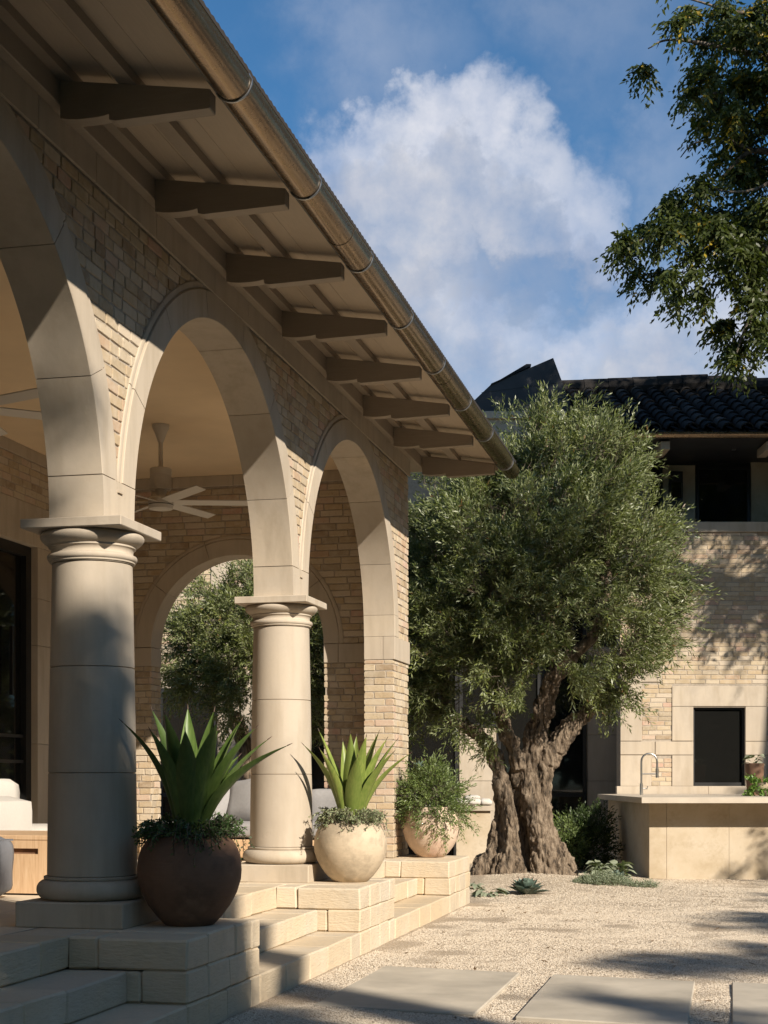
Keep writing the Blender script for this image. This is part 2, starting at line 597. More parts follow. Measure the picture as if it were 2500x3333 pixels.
def mat_agave(name, c0, c1, edge):
    n = NT(name)
    st = n.noise(5, 3, .5, n.mapping((14, 14, 1.0)))
    big = n.noise(4, 4, .6)
    rnd = n.n('ShaderNodeObjectInfo').outputs['Random']
    col = n.ramp(st, [(.35, c0), (.65, c1)])
    col = n.mix(n.ramp(big, [(.5, (0, 0, 0)), (.8, (.7,)*3)]), col, edge)
    col = n.mix(n.math('MULTIPLY', rnd, .65), col, mul(c0, .55))
    n.done(col, .42, n.bump(st, .08, .003), 0, .45)
    tr = n.n('ShaderNodeBsdfTranslucent')
    n.l(n.mix(1.0, col, (1.1, 1.2, .4), 'MULTIPLY'), tr.inputs['Color'])
    ms = n.n('ShaderNodeMixShader'); ms.inputs[0].default_value = .22
    n.l(n.b.outputs[0], ms.inputs[1]); n.l(tr.outputs[0], ms.inputs[2])
    n.l(ms.outputs[0], n.t.nodes['Material Output'].inputs[0])
    return n.m
M['agave'] = mat_agave('green_agave_skin', (.095, .16, .035), (.155, .235, .055), (.20, .275, .07))
M['agave_lime'] = mat_agave('lime_agave_skin', (.20, .275, .055), (.30, .36, .085), (.40, .41, .11))
M['agave_blue'] = mat_agave('blue_green_agave_skin', (.13, .19, .15), (.19, .26, .21), (.24, .29, .24))
M['spine'] = mat_simple('agave_spine', (.09, .055, .035), .6, 30, .1, 0)
M['soil'] = mat_simple('potting_soil', (.05, .038, .028), .95, 40, .3, .6, 60)
M['olive'] = mat_leaf('olive_leaf', (.062, .092, .024), (.185, .21, .055), (.215, .24, .115), .22, .42, (.20, .11, .04), .5)
M['bush'] = mat_leaf('dark_shrub_leaf', (.025, .045, .012), (.055, .09, .022), (.07, .10, .04), .3, .45)
M['potbush'] = mat_leaf('pot_shrub_leaf', (.075, .12, .03), (.19, .25, .075), (.19, .24, .10), .3, .45)
M['pecan'] = mat_leaf('pecan_leaf', (.030, .045, .010), (.075, .092, .018), (.085, .105, .03), .38, .45, (.38, .27, .03))
M['sedum'] = mat_leaf('sedum_leaf', (.045, .085, .025), (.10, .16, .05), None, .15, .5)
M['sedum_pale'] = mat_leaf('pale_sedum_leaf', (.16, .20, .10), (.30, .32, .18), None, .15, .5)
M['sage'] = mat_leaf('sage_leaf', (.15, .19, .11), (.24, .28, .18), (.27, .30, .21), .2, .6)
M['ivy'] = mat_leaf('ivy_leaf', (.06, .13, .02), (.16, .26, .05), None, .25, .4)

def mat_bark(name, c, c2, sc_=1.0):
    n = NT(name)
    r = n.noise(16*sc_, 6, .7, n.mapping((1, 1, .28)), .8)
    f = n.noise(55*sc_, 5, .7)
    b = n.noise(4, 4)
    col = n.ramp(r, [(.40, mul(c, .30)), (.49, c), (.60, c2)])
    col = n.mix(n.ramp(b, [(.5, (0, 0, 0)), (.75, (.5,)*3)]), col, mul(c2, 1.1))
    nm = n.bump(f, .7, .012, n.bump(r, 1.0, .05))
    return n.done(col, .92, nm)
M['bark'] = mat_bark('olive_bark', (.185, .135, .090), (.29, .225, .16))
M['twig'] = mat_bark('twig_bark', (.16, .125, .09), (.25, .20, .15), 1.5)
M['pecan_bark'] = mat_bark('pecan_bark', (.13, .105, .08), (.20, .165, .13), .8)

def mat_gravel():
    n = NT('pea_gravel')
    v = n.n('ShaderNodeTexVoronoi'); v.inputs['Scale'].default_value = 120
    n.l(n.tc.outputs['Object'], v.inputs['Vector'])
    hs = n.n('ShaderNodeSeparateColor'); n.l(v.outputs['Color'], hs.inputs[0])
    col = n.ramp(hs.outputs[0], [(0, (.50, .41, .30)), (.25, (.60, .51, .39)), (.5, (.66, .57, .45)), (.75, (.55, .455, .335)), (.93, (.70, .61, .49)), (1, (.36, .27, .19))])
    pat = n.noise(.9, 5, .6)
    col = n.mix(n.ramp(pat, [(.45, (0, 0, 0)), (.75, (.35,)*3)]), col, (.55, .43, .30))
    gap = n.ramp(v.outputs['Distance'], [(.3, (1, 1, 1)), (.62, (.62, .56, .50))])
    col = n.mix(1.0, col, gap, 'MULTIPLY')
    inv = n.math('SUBTRACT', 1.0, v.outputs['Distance'])
    nm = n.bump(inv, .9, .012, n.bump(n.noise(7, 4), .5, .02))
    return n.done(col, .9, nm)
M['gravel'] = mat_gravel()
M['added_lawn'] = mat_simple('added_lawn', (.045, .065, .022), .95, 6, .3, .6, 60)
def mat_pebble():
    n = NT('pebble')
    at = n.n('ShaderNodeAttribute', attribute_name='tone').outputs['Fac']
    col = n.ramp(at, [(0, (.50, .405, .295)), (.3, (.63, .535, .41)), (.55, (.70, .61, .48)), (.8, (.58, .475, .35)), (.95, (.74, .655, .535)), (1, (.30, .21, .14))])
    return n.done(col, .85)
M['pebble'] = mat_pebble()
M['paver'] = mat_simple('sandstone_paver', (.47, .415, .33), .8, 2.2, .24, .2, 40)
M['floor'] = mat_simple('honed_limestone_floor', (.66, .56, .42), .7, 3, .12, .12, 40)

def mat_counter():
    n = NT('stained_plaster_counter')
    b = n.noise(1.8, 6, .65)
    m = n.noise(7, 5, .7)
    col = n.ramp(b, [(.32, (.40, .315, .205)), (.5, (.50, .415, .30)), (.7, (.55, .475, .365))])
    col = n.mix(n.ramp(m, [(.52, (0, 0, 0)), (.74, (.5,)*3)]), col, (.33, .245, .145))
    return n.done(col, .85, n.bump(m, .1, .004))
M['counter'] = mat_counter()
def mat_wood():
    n = NT('pale_oak')
    g = n.noise(5, 5, .6, n.mapping((9, 9, .7)), 1.5)
    col = n.ramp(g, [(.3, (.46, .29, .16)), (.55, (.56, .38, .225)), (.75, (.61, .44, .28))])
    return n.done(col, .55, n.bump(g, .05, .002))
M['wood'] = mat_wood()
def mat_tile():
    n = NT('charcoal_roof_tile')
    rnd = n.n('ShaderNodeObjectInfo').outputs['Random']
    f = n.noise(14, 5, .65)
    base = n.ramp(rnd, [(0, (.016, .015, .0145)), (.55, (.028, .025, .023)), (.85, (.045, .040, .036)), (1, (.075, .066, .058))])
    col = n.mix(n.ramp(f, [(.5, (0, 0, 0)), (.75, (.6,)*3)]), base, (.040, .036, .033))
    return n.done(col, .85, n.bump(f, .2, .005), 0, .12)
M['tile'] = mat_tile()
M['tile_green'] = mat_simple('green_roof_tile', (.20, .24, .12), .85, 8, .3, .3, 30)
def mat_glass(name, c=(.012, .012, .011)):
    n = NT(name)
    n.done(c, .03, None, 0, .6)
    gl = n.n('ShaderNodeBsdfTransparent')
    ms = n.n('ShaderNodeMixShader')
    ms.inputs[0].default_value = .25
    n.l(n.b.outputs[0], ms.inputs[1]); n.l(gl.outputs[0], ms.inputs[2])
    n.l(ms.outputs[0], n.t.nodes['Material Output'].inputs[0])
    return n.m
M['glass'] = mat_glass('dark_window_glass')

# ------------------------------------------------------------------ ground
def ground():
    mb = MB()
    n = 60
    xs = [-200, -60, -20, -8, -2.6] + [-2.45 + i*.35 for i in range(40)] + [20, 60, 200]
    ys = [-200, -60, -20, 0, 4] + [5 + i*.4 for i in range(50)] + [30, 60, 200]
    vs, fs = [], []
    for y in ys:
        for x in xs:
            z = 0.0
            if -2.3 < x < 11 and 5 < y < 24:
                z = .018*noise.noise(Vector((x*.8, y*.8, 3))) + .008*noise.noise(Vector((x*2.3, y*2.3, 1)))
            q = (Vector((x, y, 0)) - far(1.6, 16.9, -ZC)); q.z = 0
            z += .10*math.exp(-(q.length/1.0)**2)          # soil heaped round the olive's foot
            vs.append((x, y, z))
    w = len(xs)
    for j in range(len(ys)-1):
        for i in range(w-1):
            fs.append((j*w+i, j*w+i+1, (j+1)*w+i+1, (j+1)*w+i))
    mb.add(vs, fs)
    mb.build('gravel_court', M['gravel'], None, smooth=60, kind='structure', recalc=False)
ground()

def ground_z(x, y):
    z = .018*noise.noise(Vector((x*.8, y*.8, 3))) + .008*noise.noise(Vector((x*2.3, y*2.3, 1)))
    q = (Vector((x, y, 0)) - far(1.6, 16.9, -ZC)); q.z = 0
    return z + .10*math.exp(-(q.length/1.0)**2)

# stepping slabs (real rectangles in line with the loggia)
SLABS = [(-2.079, -1.226, 7.345, 8.96), (-1.023, -.20, 7.195, 8.80), (.002, .85, 7.10, 8.69)]
slab_labels = ['grey stone stepping slab nearest the loggia steps',
               'grey stone stepping slab in the middle with shadow streaks',
               'grey stone stepping slab cut off by the right edge of the photo']
for (x0, x1, y0, y1), lb in zip(SLABS, slab_labels):
    xm = (x0+x1)/2
    sk = lambda x, y, z, xm=xm: Vector((x, y - .148*(x-xm), z))
    mb = MB().box(x0, x1, y0, y1, -.05, .018, T=sk, bev=.006)
    o = mb.build('stepping_slab', M['paver'], smooth=30)
    tag(o, lb, 'paving slab', 'stone stepping slabs set in the gravel')

def pebbles():
    N = 330000
    # denser close to the camera
    u = rng.random(N)
    y = 5.6 + (u**1.5)*12.6
    x = np.where(y > 13.9, -4.2, -2.36) + rng.random(N)*(2.5 + .14*(y-5.6) + np.where(y > 13.9, 2.2, 0))
    keep = np.ones(N, bool)
    for (a, b, c, d) in SLABS:
        ys_ = y + .148*(x-(a+b)/2); inside = (x > a+.004) & (x < b-.004) & (ys_ > c+.004) & (ys_ < d-.004)
        keep &= ~inside
    x, y = x[keep], y[keep]
    n = len(x)
    z = np.array([ground_z(a, b) for a, b in zip(x, y)])
    r = .0029 + .0034*rng.random(n)**2.5 + .00018*np.maximum(y-8, 0)
    base = np.array([(1, 0, 0), (0, 1, 0), (-1, 0, 0), (0, -1, 0), (0, 0, 1)], float)
    ang = rng.random(n)*6.283
    ca, sa = np.cos(ang), np.sin(ang)
    sx, sy, sz = .8+.6*rng.random(n), .7+.4*rng.random(n), .55+.35*rng.random(n)
    V = np.empty((n, 5, 3))
    for k in range(5):
        jx = base[k, 0]*sx + rng.normal(0, .15, n)
        jy = base[k, 1]*sy + rng.normal(0, .15, n)
        V[:, k, 0] = x + r*(jx*ca - jy*sa)
        V[:, k, 1] = y + r*(jx*sa + jy*ca)
        V[:, k, 2] = z + r*base[k, 2]*sz*1.15 + .001
    idx = np.arange(n)[:, None]*5
    tri = np.array([(0, 1, 4), (1, 2, 4), (2, 3, 4), (3, 0, 4)])
    F = (idx[:, None, :] + tri[None]).reshape(-1, 3)
    tone = np.repeat(rng.random(n), 5)
    fast_mesh('loose_gravel', V.reshape(-1, 3), F, M['pebble'], tone=tone, kind='stuff')
pebbles()

# ------------------------------------------------------------------ terrace, steps, pedestals
ZT = .443
def T1(y): return ZT
terr = MB()
terr.box(-6.3, -3.30, 1.2, 14.05, -.1, ZT-.03)
terr.box(-3.30, -2.99, 1.2, 14.05, -.1, ZT-.155)
terrace = terr.build('terrace', M['mortar'], None, kind='structure')
# floor paving
ys = [1.2]
y = 5.0
nx = 5
for j in range(15):
    for i in range(nx):
        x0 = -6.05 + i*.55; x1 = x0 + .544
        y0 = 5.0 + j*.6; y1 = y0 + .594
        if j == 14: y1 = 14.04
        MB().box(x0, x1, y0, y1, ZT-.04, ZT, bev=.003).build('paving_stone', M['floor'], terrace)
MB().box(-6.05, -3.306, 1.2, 4.994, ZT-.04, ZT, bev=.003).build('paving_stone', M['floor'], terrace)

def stone_run(parent, x0, x1, y0, y1, z0, z1, lo=.36, hi=.62, bev=.009, seed=0):
    rr = random.Random(seed)
    y = y0
    while y < y1 - .01:
        L = rr.uniform(lo, hi)
        if y1 - (y+L) < lo*.6: L = y1 - y
        dx = rr.uniform(-.004, .004)
        dz = rr.uniform(-.003, .002)
        MB().box(x0, x1+dx, y+.0015, y+L-.0015, z0, z1+dz, bev=bev, jit=.0035).build('stone_block', M['hewn'], parent)
        y += L
XS = -2.392
bays = [(3.2, 6.42), (7.49, 9.664), (10.73, 12.9)]
blab = ['shaded stone steps in the near corner of the photo', 'sunlit stone steps between the dark pot and the cream pot', 'sunlit stone steps between the cream pot and the pink pot']
for i, (a, b) in enumerate(bays):
    st = thing('stone_steps', (-2.7, (a+b)/2, 0), blab[i], 'steps', 'stone steps up to the loggia')
    stone_run(st, -2.99, XS, a, b, -.06, .148, seed=10+i)
    stone_run(st, -3.26, -2.68, a, b, .149, .2955, seed=20+i)
    stone_run(st, -3.30, -2.97, a, b, .2965, ZT+.0005, .45, .75, seed=30+i)
peds = [(6.42, 7.49), (9.664, 10.73), (12.9, 13.95)]
plab = ['shaded hewn stone pedestal under the dark brown pot', 'sunlit hewn stone pedestal under the cream pot', 'sunlit hewn stone pedestal under the pink pot by the brick pier']
for i, (a, b) in enumerate(peds):
    pd = thing('stone_pedestal', (-2.8, (a+b)/2, 0), plab[i], 'pedestal', 'stone pedestals between the flights of steps')
    rr = random.Random(i)
    for c in range(3):
        z0, z1 = (-.06 if c == 0 else .148*c + .001), .148*(c+1)
        if c == 2: z1 = ZT
        # a front stone row (facing the camera) and the long side facing the court
        splits = [-3.30, -2.93, XS] if c == 2 else ([-3.0, -2.62, XS] if c == 1 else [-3.0, -2.75, XS])
        if c == 2: splits = [-3.30, -2.98, -2.83, XS]
        depth = .28
        for s0, s1 in zip(splits[:-1], splits[1:]):
            MB().box(s0+.0015, s1-.0015 if s1 != XS else XS+rr.uniform(-.004, .004), a, a+depth-.0015, z0, z1+rr.uniform(-.002, .001), bev=.010, jit=.004).build('stone_block', M['hewn'], pd)
        stone_run(pd, -3.30 if c == 2 else -3.0, XS, a+depth, b, z0, z1, .2, .42, .009, seed=60+i*3+c)
# floor strips beside the column feet
for (a, b) in peds:
    MB().box(-3.304, -3.298, a, b, ZT-.05, ZT-.001).build('joint_strip', M['mortar'], terrace)

# ------------------------------------------------------------------ columns
XC = -3.133
def column(name, yc, label):
    t = thing(name, (XC, yc, ZT), label, 'column', 'stone columns of the loggia')
    c = (XC, yc, ZC)
    MB().box(XC-.282, XC+.282, yc-.282, yc+.282, ZT+.0005, ZC-.607, bev=.006, jit=.002).build('plinth', M['cast'], t)
    tor = [(.20, -.6065), (.246, -.606)]
    for k in range(13):
        a = -math.pi/2 + math.pi*k/12
        tor.append((.226+.050*math.cos(a), -.556+.050*math.sin(a)))
    tor += [(.238, -.505), (.240, -.503), (.240, -.492), (.236, -.490), (.18, -.489)]
    MB().lathe(tor, c, 64).build('base_moulding', M['cast'], t, smooth=45)
    def rad(z):
        q = (z+.49)/(1.067+.49)
        return .2235 - .0245*q**1.35
    zs = [-.489, .024, .549, 1.067]
    for z0, z1 in zip(zs[:-1], zs[1:]):
        g = .0035
        pr = [(rad(z0)-.02, z0), (rad(z0)-.006, z0+.0005), (rad(z0), z0+g)]
        for k in range(1, 8):
            zz = z0+g + (z1-z0-2*g)*k/8
            pr.append((rad(zz), zz))
        pr += [(rad(z1), z1-g), (rad(z1)-.006, z1-.0005), (rad(z1)-.02, z1)]
        MB().lathe(pr, c, 64).build('drum', M['cast'], t, smooth=45)
    cap = [(.16, 1.0675), (.205, 1.068), (.2065, 1.072), (.213, 1.074), (.2135, 1.082), (.219, 1.085), (.2225, 1.091), (.2235, 1.098), (.2225, 1.105), (.219, 1.110),
           (.2135, 1.112), (.206, 1.116), (.203, 1.122), (.203, 1.130), (.206, 1.138), (.2115, 1.145), (.2165, 1.1475), (.2175, 1.1485), (.2175, 1.157),
           (.228, 1.163), (.240, 1.171), (.250, 1.181), (.257, 1.193), (.2585, 1.203), (.255, 1.212), (.247, 1.2185), (.20, 1.2205)]
    MB().lathe(cap, c, 72).build('capital', M['cast'], t, smooth=35)
    MB().box(XC-.265, XC+.265, yc-.265, yc+.265, ZC+1.221, ZC+1.268, bev=.004, jit=.001).build('abacus', M['cast'], t)
    return t
CY = [3.786, 7.048, 10.31]
column('stone_column', CY[0], 'stone column out of the picture on the left')
column('stone_column', CY[1], 'large stone column dappled with shade behind the dark pot')
column('stone_column', CY[2], 'sunlit stone column beside the cream pot')

# ------------------------------------------------------------------ brick walls
def clip_poly(poly, n, c):
    """keep the part of a convex polygon with n.p >= c"""
    out = []
    m = len(poly)
    for i in range(m):
        p, q = poly[i], poly[(i+1) % m]
        dp, dq = n[0]*p[0]+n[1]*p[1]-c, n[0]*q[0]+n[1]*q[1]-c
        if dp >= 0: out.append(p)
        if (dp >= 0) != (dq >= 0):
            t = dp/(dp-dq)
            out.append((p[0]+(q[0]-p[0])*t, p[1]+(q[1]-p[1])*t))
    return out

def poly_area(p):
    return .5*sum(p[i][0]*p[(i+1) % len(p)][1]-p[(i+1) % len(p)][0]*p[i][1] for i in range(len(p)))

def inset(poly, b):
    m = len(poly)
    res = []
    for i in range(m):
        p0, p, p1 = poly[i-1], poly[i], poly[(i+1) % m]
        e0 = Vector((p[0]-p0[0], p[1]-p0[1])); e1 = Vector((p1[0]-p[0], p1[1]-p[1]))
        if e0.length < 1e-6 or e1.length < 1e-6: return None
        e0.normalize(); e1.normalize()
        n0 = Vector((-e0.y, e0.x)); n1 = Vector((-e1.y, e1.x))
        k = 1 + n0.dot(n1)
        v = (n0+n1)/max(k, .4)*b
        res.append((p[0]+v.x, p[1]+v.y))
    return res

def brick_rows(u0, u1, z0, z1, lo, hi, pitch, seed, clips=None, joint=.009, skip=None):
    """bricks as convex polygons (u, z); clips(u,z) -> list of (n, c) half planes, or None to drop"""
    rr = random.Random(seed)
    res = []
    nrow = int(math.ceil((z1-z0)/pitch - 1e-6))
    for j in range(nrow):
        a = z0 + j*pitch
        b = min(a + pitch - joint, z1)
        if b - a < .015: continue
        u = u0 - (rr.uniform(.0, .9)*lo)
        while u < u1:
            L = rr.uniform(lo, hi)
            p0, p1 = max(u, u0), min(u+L-joint, u1)
            u += L
            if p1-p0 < .03: continue
            cu, cz = (p0+p1)/2, (a+b)/2
            jj = lambda s=.0028: rr.uniform(-s, s)
            tl = rr.uniform(-.003, .003)
            ch = [rr.uniform(.002, .010) for _ in range(4)]
            P = [(p0+ch[0], a+jj()), (p1-ch[1], a+tl+jj()), (p1+jj(.002), a+tl+ch[1]*.7), (p1+jj(.002), b+tl-ch[2]*.7),
                 (p1-ch[2], b+tl+jj()), (p0+ch[3], b+jj()), (p0+jj(.002), b-ch[3]*.7), (p0+jj(.002), a+ch[0]*.7)]
            if clips:
                cl = clips(cu, cz)
                if cl is None: continue
                for n_, c_ in cl:
                    P = clip_poly(P, n_, c_)
                    if len(P) < 3: break
            if len(P) < 3 or poly_area(P) < .0006: continue
            # drop doubled points
            Q = [P[0]]
            for p in P[1:]:
                if (p[0]-Q[-1][0])**2+(p[1]-Q[-1][1])**2 > 4e-6: Q.append(p)
            if len(Q) > 3 and (Q[0][0]-Q[-1][0])**2+(Q[0][1]-Q[-1][1])**2 < 4e-6: Q.pop()
            if len(Q) >= 3: res.append(Q)
    return res

def lay_bricks(parent, polys, P, wface, wback, mat, maxn=300, stuff_name='distant_bricks', seed=1):
    """each brick its own object; what lies past the limit becomes one joined part"""
    rr = random.Random(seed)
    items = []
    for q in polys:
        cu = sum(p[0] for p in q)/len(q); cz = sum(p[1] for p in q)/len(q)
        w = P(cu, cz, wface)
        x, y, d = campx(w)
        vis = -20 < x < 1680 and -20 < y < 2232
        size = abs(poly_area(q))/max(d*d, .1) if vis else 0
        items.append((size, q))
    items.sort(key=lambda t: -t[0])
    rest = MB()
    for i, (s, q) in enumerate(items):
        f = wface + rr.uniform(-.0022, .002)
        b = .0035
        ins = inset(q, b)
        if ins is None or poly_area(ins) <= 0: ins = [(p[0], p[1]) for p in q]
        m = len(q)
        vs = [P(u, z, wback) for u, z in q] + [P(u, z, f-b) for u, z in q] + [P(u, z, f+rr.uniform(-.0012, .0012)) for u, z in ins]
        fs = []
        for r_ in range(2):
            for k in range(m):
                fs.append((r_*m+k, r_*m+(k+1) % m, (r_+1)*m+(k+1) % m, (r_+1)*m+k))
        fs.append(tuple(range(2*m, 3*m)))
        if i < maxn and s > 0:
            MB().add(vs, fs).build('brick', mat, parent)
        else:
            rest.add(vs, fs)
            rest.tone += [rr.random()]*len(fs)
    if rest.f:
        rest.build(stuff_name, mat, parent, kind='stuff')

XF = -2.988                      # face of the arch stones
PITCH = .0633
PB = lambda u, v, w: (XF + w, u, v)          # arcade wall: u along it, w out to the court
ZS = ZC + 1.29                   # arch springing
RI, RO = 1.438, 1.645
AY = [5.417, 8.679, 11.941]
ZB = ZC + 2.871                  # underside of the stone frieze
wall = thing('arcade_wall', (XC, 9.5, ZS), 'tumbled brick arcade wall with three stone arches under the eaves', 'wall')

# mortar core
core = MB()
def strip(y0, y1, zl0, zl1, zt, x0, x1):
    vs = [(x, y, z) for x in (x0, x1) for y, z in ((y0, zl0), (y1, zl1), (y1, zt), (y0, zt))]
    core.add(vs, [(0, 1, 2, 3), (7, 6, 5, 4), (0, 4, 5, 1), (1, 5, 6, 2), (2, 6, 7, 3), (3, 7, 4, 0)])
CB0, CB1 = -3.270, XF - .0215
def zl(y):
    z = ZC + 1.30
    for a in AY:
        q = abs(y-a)
        if q < 1.54: z = max(z, ZS + math.sqrt(1.54**2-q*q))
    return z
yy = [3.79 + i*(13.56-3.79)/130 for i in range(131)]
for a, b in zip(yy[:-1], yy[1:]):
    strip(a, b, zl(a), zl(b), ZC+3.20, CB0, CB1)
strip(13.56, 14.02, ZC+1.27, ZC+1.27, ZC+3.20, CB0, CB1)
strip(13.388, 14.02, ZT, ZT, ZC+1.078, CB0, CB1)
core.build('mortar_bed', M['mortar'], wall)

# arch stones
sec = [(RI, -.289), (RI, -.003), (RI+.003, 0), (1.597, 0), (1.601, -.004), (1.603, -.012), (1.607, -.014), (1.612, -.008), (1.630, -.006), (1.641, -.009), (RO, -.015), (RO, -.289)]
for a in AY:
    for k in range(7):
        g = .0016
        a0, a1 = R(25.5*k + .75)+g, R(25.5*(k+1) + .75)-g
        if k == 0: a0 = lambda r: math.asin(.1945/r)
        if k == 6: a1 = lambda r: math.pi - math.asin(.1945/r)
        MB().sweep(sec, (a, ZS), a0, a1, 10, PB).build('voussoir', M['cast'], wall, smooth=28)
# springer blocks over the columns
for i, yc in enumerate(CY):
    z0, z1 = ZC+1.2685, ZC+1.482
    n = 6
    for k in range(1):
        poly = []
        for q in range(n+1):
            z = z0 + (z1-.0025-z0)*q/n
            dy = RI - math.sqrt(max(RI**2-max(z-ZS, 0)**2, 0))
            poly.append((yc + .193 + dy, z))
        for q in range(n, -1, -1):
            z = z0 + (z1-.0025-z0)*q/n
            dy = RI - math.sqrt(max(RI**2-max(z-ZS, 0)**2, 0))
            poly.append((yc - .193 - dy, z))
        MB().prism(poly, -.289, 0, PB).build('springer', M['cast'], wall)
    # small end stop where the two hood mouldings meet
    MB().box(XF+.0005, XF+.010, yc-.028, yc+.030, z1-.058, z1-.048).build('hood_stop', M['cast'], wall)
# impost of the end pier
z0, z1 = ZC+1.077, ZC+1.2885
MB().box(-3.2772, -3.102, 13.3785, 13.66, z0+.0025, z1, bev=.003).build('impost', M['cast'], wall)
MB().box(-3.0985, XF, 13.379, 14.04, z0+.0025, z1, bev=.003).build('impost', M['cast'], wall)
MB().box(-3.2772, -3.102, 13.664, 14.04, z0+.0025, z1, bev=.003).build('impost', M['cast'], wall)
# lower springing stone of the pier up to the first joint
for a in AY[2:]:
    MB().sweep(sec, (a, ZS), R(.06), lambda r: math.asin(.1920/r), 4, PB).build('voussoir', M['cast'], wall, smooth=28)
for a in AY[:1]:
    MB().sweep(sec, (a, ZS), lambda r: math.pi-math.asin(.1920/r), R(179.9), 4, PB).build('voussoir', M['cast'], wall, smooth=28)

def arc_clips(cu, cz):
    if cz < ZS:
        return []
    cl = []
    for a in AY:
        v = Vector((cu-a, cz-ZS))
        if v.length < 1.57: return None
        v.normalize()
        cl.append(((v.x, v.y), v.x*a + v.y*ZS + 1.618))
    return cl
polys = brick_rows(3.8, 14.045, ZC+1.2905, ZB-.006, .105, .205, PITCH, 3, arc_clips)
polys = [q for q in polys if not (sum(p[0] for p in q)/len(q) < 13.3 and sum(p[1] for p in q)/len(q) < ZS+.16)]
polys += brick_rows(13.385, 14.045, ZT+.002, ZC+1.073, .11, .21, PITCH, 4)
PBc = lambda u, v, w: PB(u, v, w)
lay_bricks(wall, polys, PBc, -.015, -.045, M['brick'], 300, 'small_bricks')
# pier face towards the camera: quoin bricks
pier = thing('brick_pier', (-3.13, 13.6, ZT), 'sunlit face of the brick pier that ends the arcade', 'pier')
PP = lambda u, v, w: (u, 13.380 - w, v)
rows = []
rr = random.Random(11)
j = 0
z = ZT + .002
while z + .02 < ZC+1.073:
    b = min(z + PITCH-.009, ZC+1.073)
    sp = rr.choice([-3.165, -3.09]) + rr.uniform(-.012, .012) if True else 0
    sp = (-3.175 if j % 2 else -3.082) + rr.uniform(-.012, .012)
    for u0, u1 in ((-3.277, sp-.004), (sp+.004, XF-.012)):
        c4 = [rr.uniform(.003, .011) for _ in range(4)]
        jz = [rr.uniform(-.0025, .0025) for _ in range(4)]
        rows.append([(u0+c4[0], z+jz[0]), (u1-c4[1], z+jz[1]), (u1, z+c4[1]), (u1, b-c4[2]), (u1-c4[2], b+jz[2]), (u0+c4[3], b+jz[3]), (u0, b-c4[3]), (u0, z+c4[0])])
    z += PITCH; j += 1
lay_bricks(pier, rows, PP, .004, -.02, M['brick'], 300, 'small_bricks', 5)
MB().box(-3.268, XF-.024, 13.3805, 13.3812, ZT, ZC+1.077).build('mortar_bed', M['mortar'], pier)

# stone frieze under the wall plate
y = 3.8
k = 0
while y < 14.0:
    L = .62 + .16*((k*7) % 3)
    y1 = min(y+L, 14.045)
    MB().box(-3.0, XF+.004, y+.002, y1-.002, ZB, ZC+3.02, bev=.002).build('frieze_stone', M['cast'], wall)
    y = y1; k += 1

# ------------------------------------------------------------------ eaves
eave = thing('eaves_roof', (-2.6, 9.5, ZC+3.1), 'painted timber eaves with rafter tails, battens and tile roof over the arcade', 'roof')
MB().box(-3.25, -2.935, 2.0, 14.56, ZC+3.0205, ZC+3.20, bev=.004).build('wall_plate', M['paint'], eave)
def soff(x): return ZC + 3.135 + (x+2.98)*(-.1535)      # rafter top line
RY = [3.97, 5.11] + [6.25+1.14*k for k in range(7)] + [14.36]
Pr = lambda u, v, w: (u, w, v)
for y0 in RY:
    prof = [(-2.934, 2.958), (-2.90, 2.951), (-2.86, 2.9465), (-2.81, 2.945), (-2.76, 2.946), (-2.72, 2.950), (-2.700, 2.955), (-2.698, 2.930), (-2.670, 2.922), (-2.232, 2.934), (-2.227, 2.938), (-2.227, 3.018)]
    prof = [(x, ZC+z) for x, z in prof] + [(-2.934, soff(-2.934))]
    MB().prism(prof, y0, y0+.078, Pr).build('rafter_tail', M['paint'], eave)
# battens laid across the rafters, boards above
for xa, xb in ((-2.935, -2.872), (-2.655, -2.570)):
    pf = [(xa, soff(xa)+.001), (xb, soff(xb)+.001), (xb, soff(xb)+.048), (xa, soff(xa)+.048)]
    MB().prism(pf, 2.0, 14.50, Pr).build('batten', M['paint'], eave)
xs = [-3.24, -2.985, -2.715, -2.46, -2.205]
for xa, xb in zip(xs[:-1], xs[1:]):
    pf = [(xa+.0008, soff(xa)+.049), (xb-.0008, soff(xb)+.049), (xb-.0008, soff(xb)+.070), (xa+.0008, soff(xa)+.070)]
    MB().prism(pf, 2.0, 14.58, Pr).build('soffit_board', M['board'], eave)
MB().box(-2.2045, -2.186, 2.0, 14.60, ZC+3.005, ZC+3.088).build('fascia', M['steel'], eave)
# barge end and roof covering
pf = [(-2.225, soff(-2.225)-.016), (-2.225, soff(-2.225)+.068), (-3.24, soff(-3.24)+.068), (-3.24, soff(-3.24)-.016)]
MB().prism(pf, 14.585, 14.61, Pr).build('barge_board', M['paint'], eave)
def roofcov():
    mb = MB()
    ny = 420
    pts = [(-2.055, 3.083), (-2.6, 3.185), (-3.4, 3.33), (-4.58, 3.56), (-5.8, 3.33), (-7.0, 3.10)]
    vs, fs = [], []
    for i in range(ny+1):
        y = 1.9 + (14.66-1.9)*i/ny
        wv = .0035*(1 if i % 2 else -1)
        for x, z in pts:
            vs.append((x, y, ZC+z+.018+wv))
        for x, z in reversed(pts):
            vs.append((x, y, ZC+z-.004))
    m = 2*len(pts)
    for i in range(ny):
        for k in range(m):
            fs.append((i*m+k, i*m+(k+1) % m, (i+1)*m+(k+1) % m, (i+1)*m+k))
    fs.append(tuple(range(m))); fs.append(tuple(range(ny*m, (ny+1)*m))[::-1])
    mb.add(vs, fs)
    mb.build('roof_covering', M['tile'], eave)
roofcov()

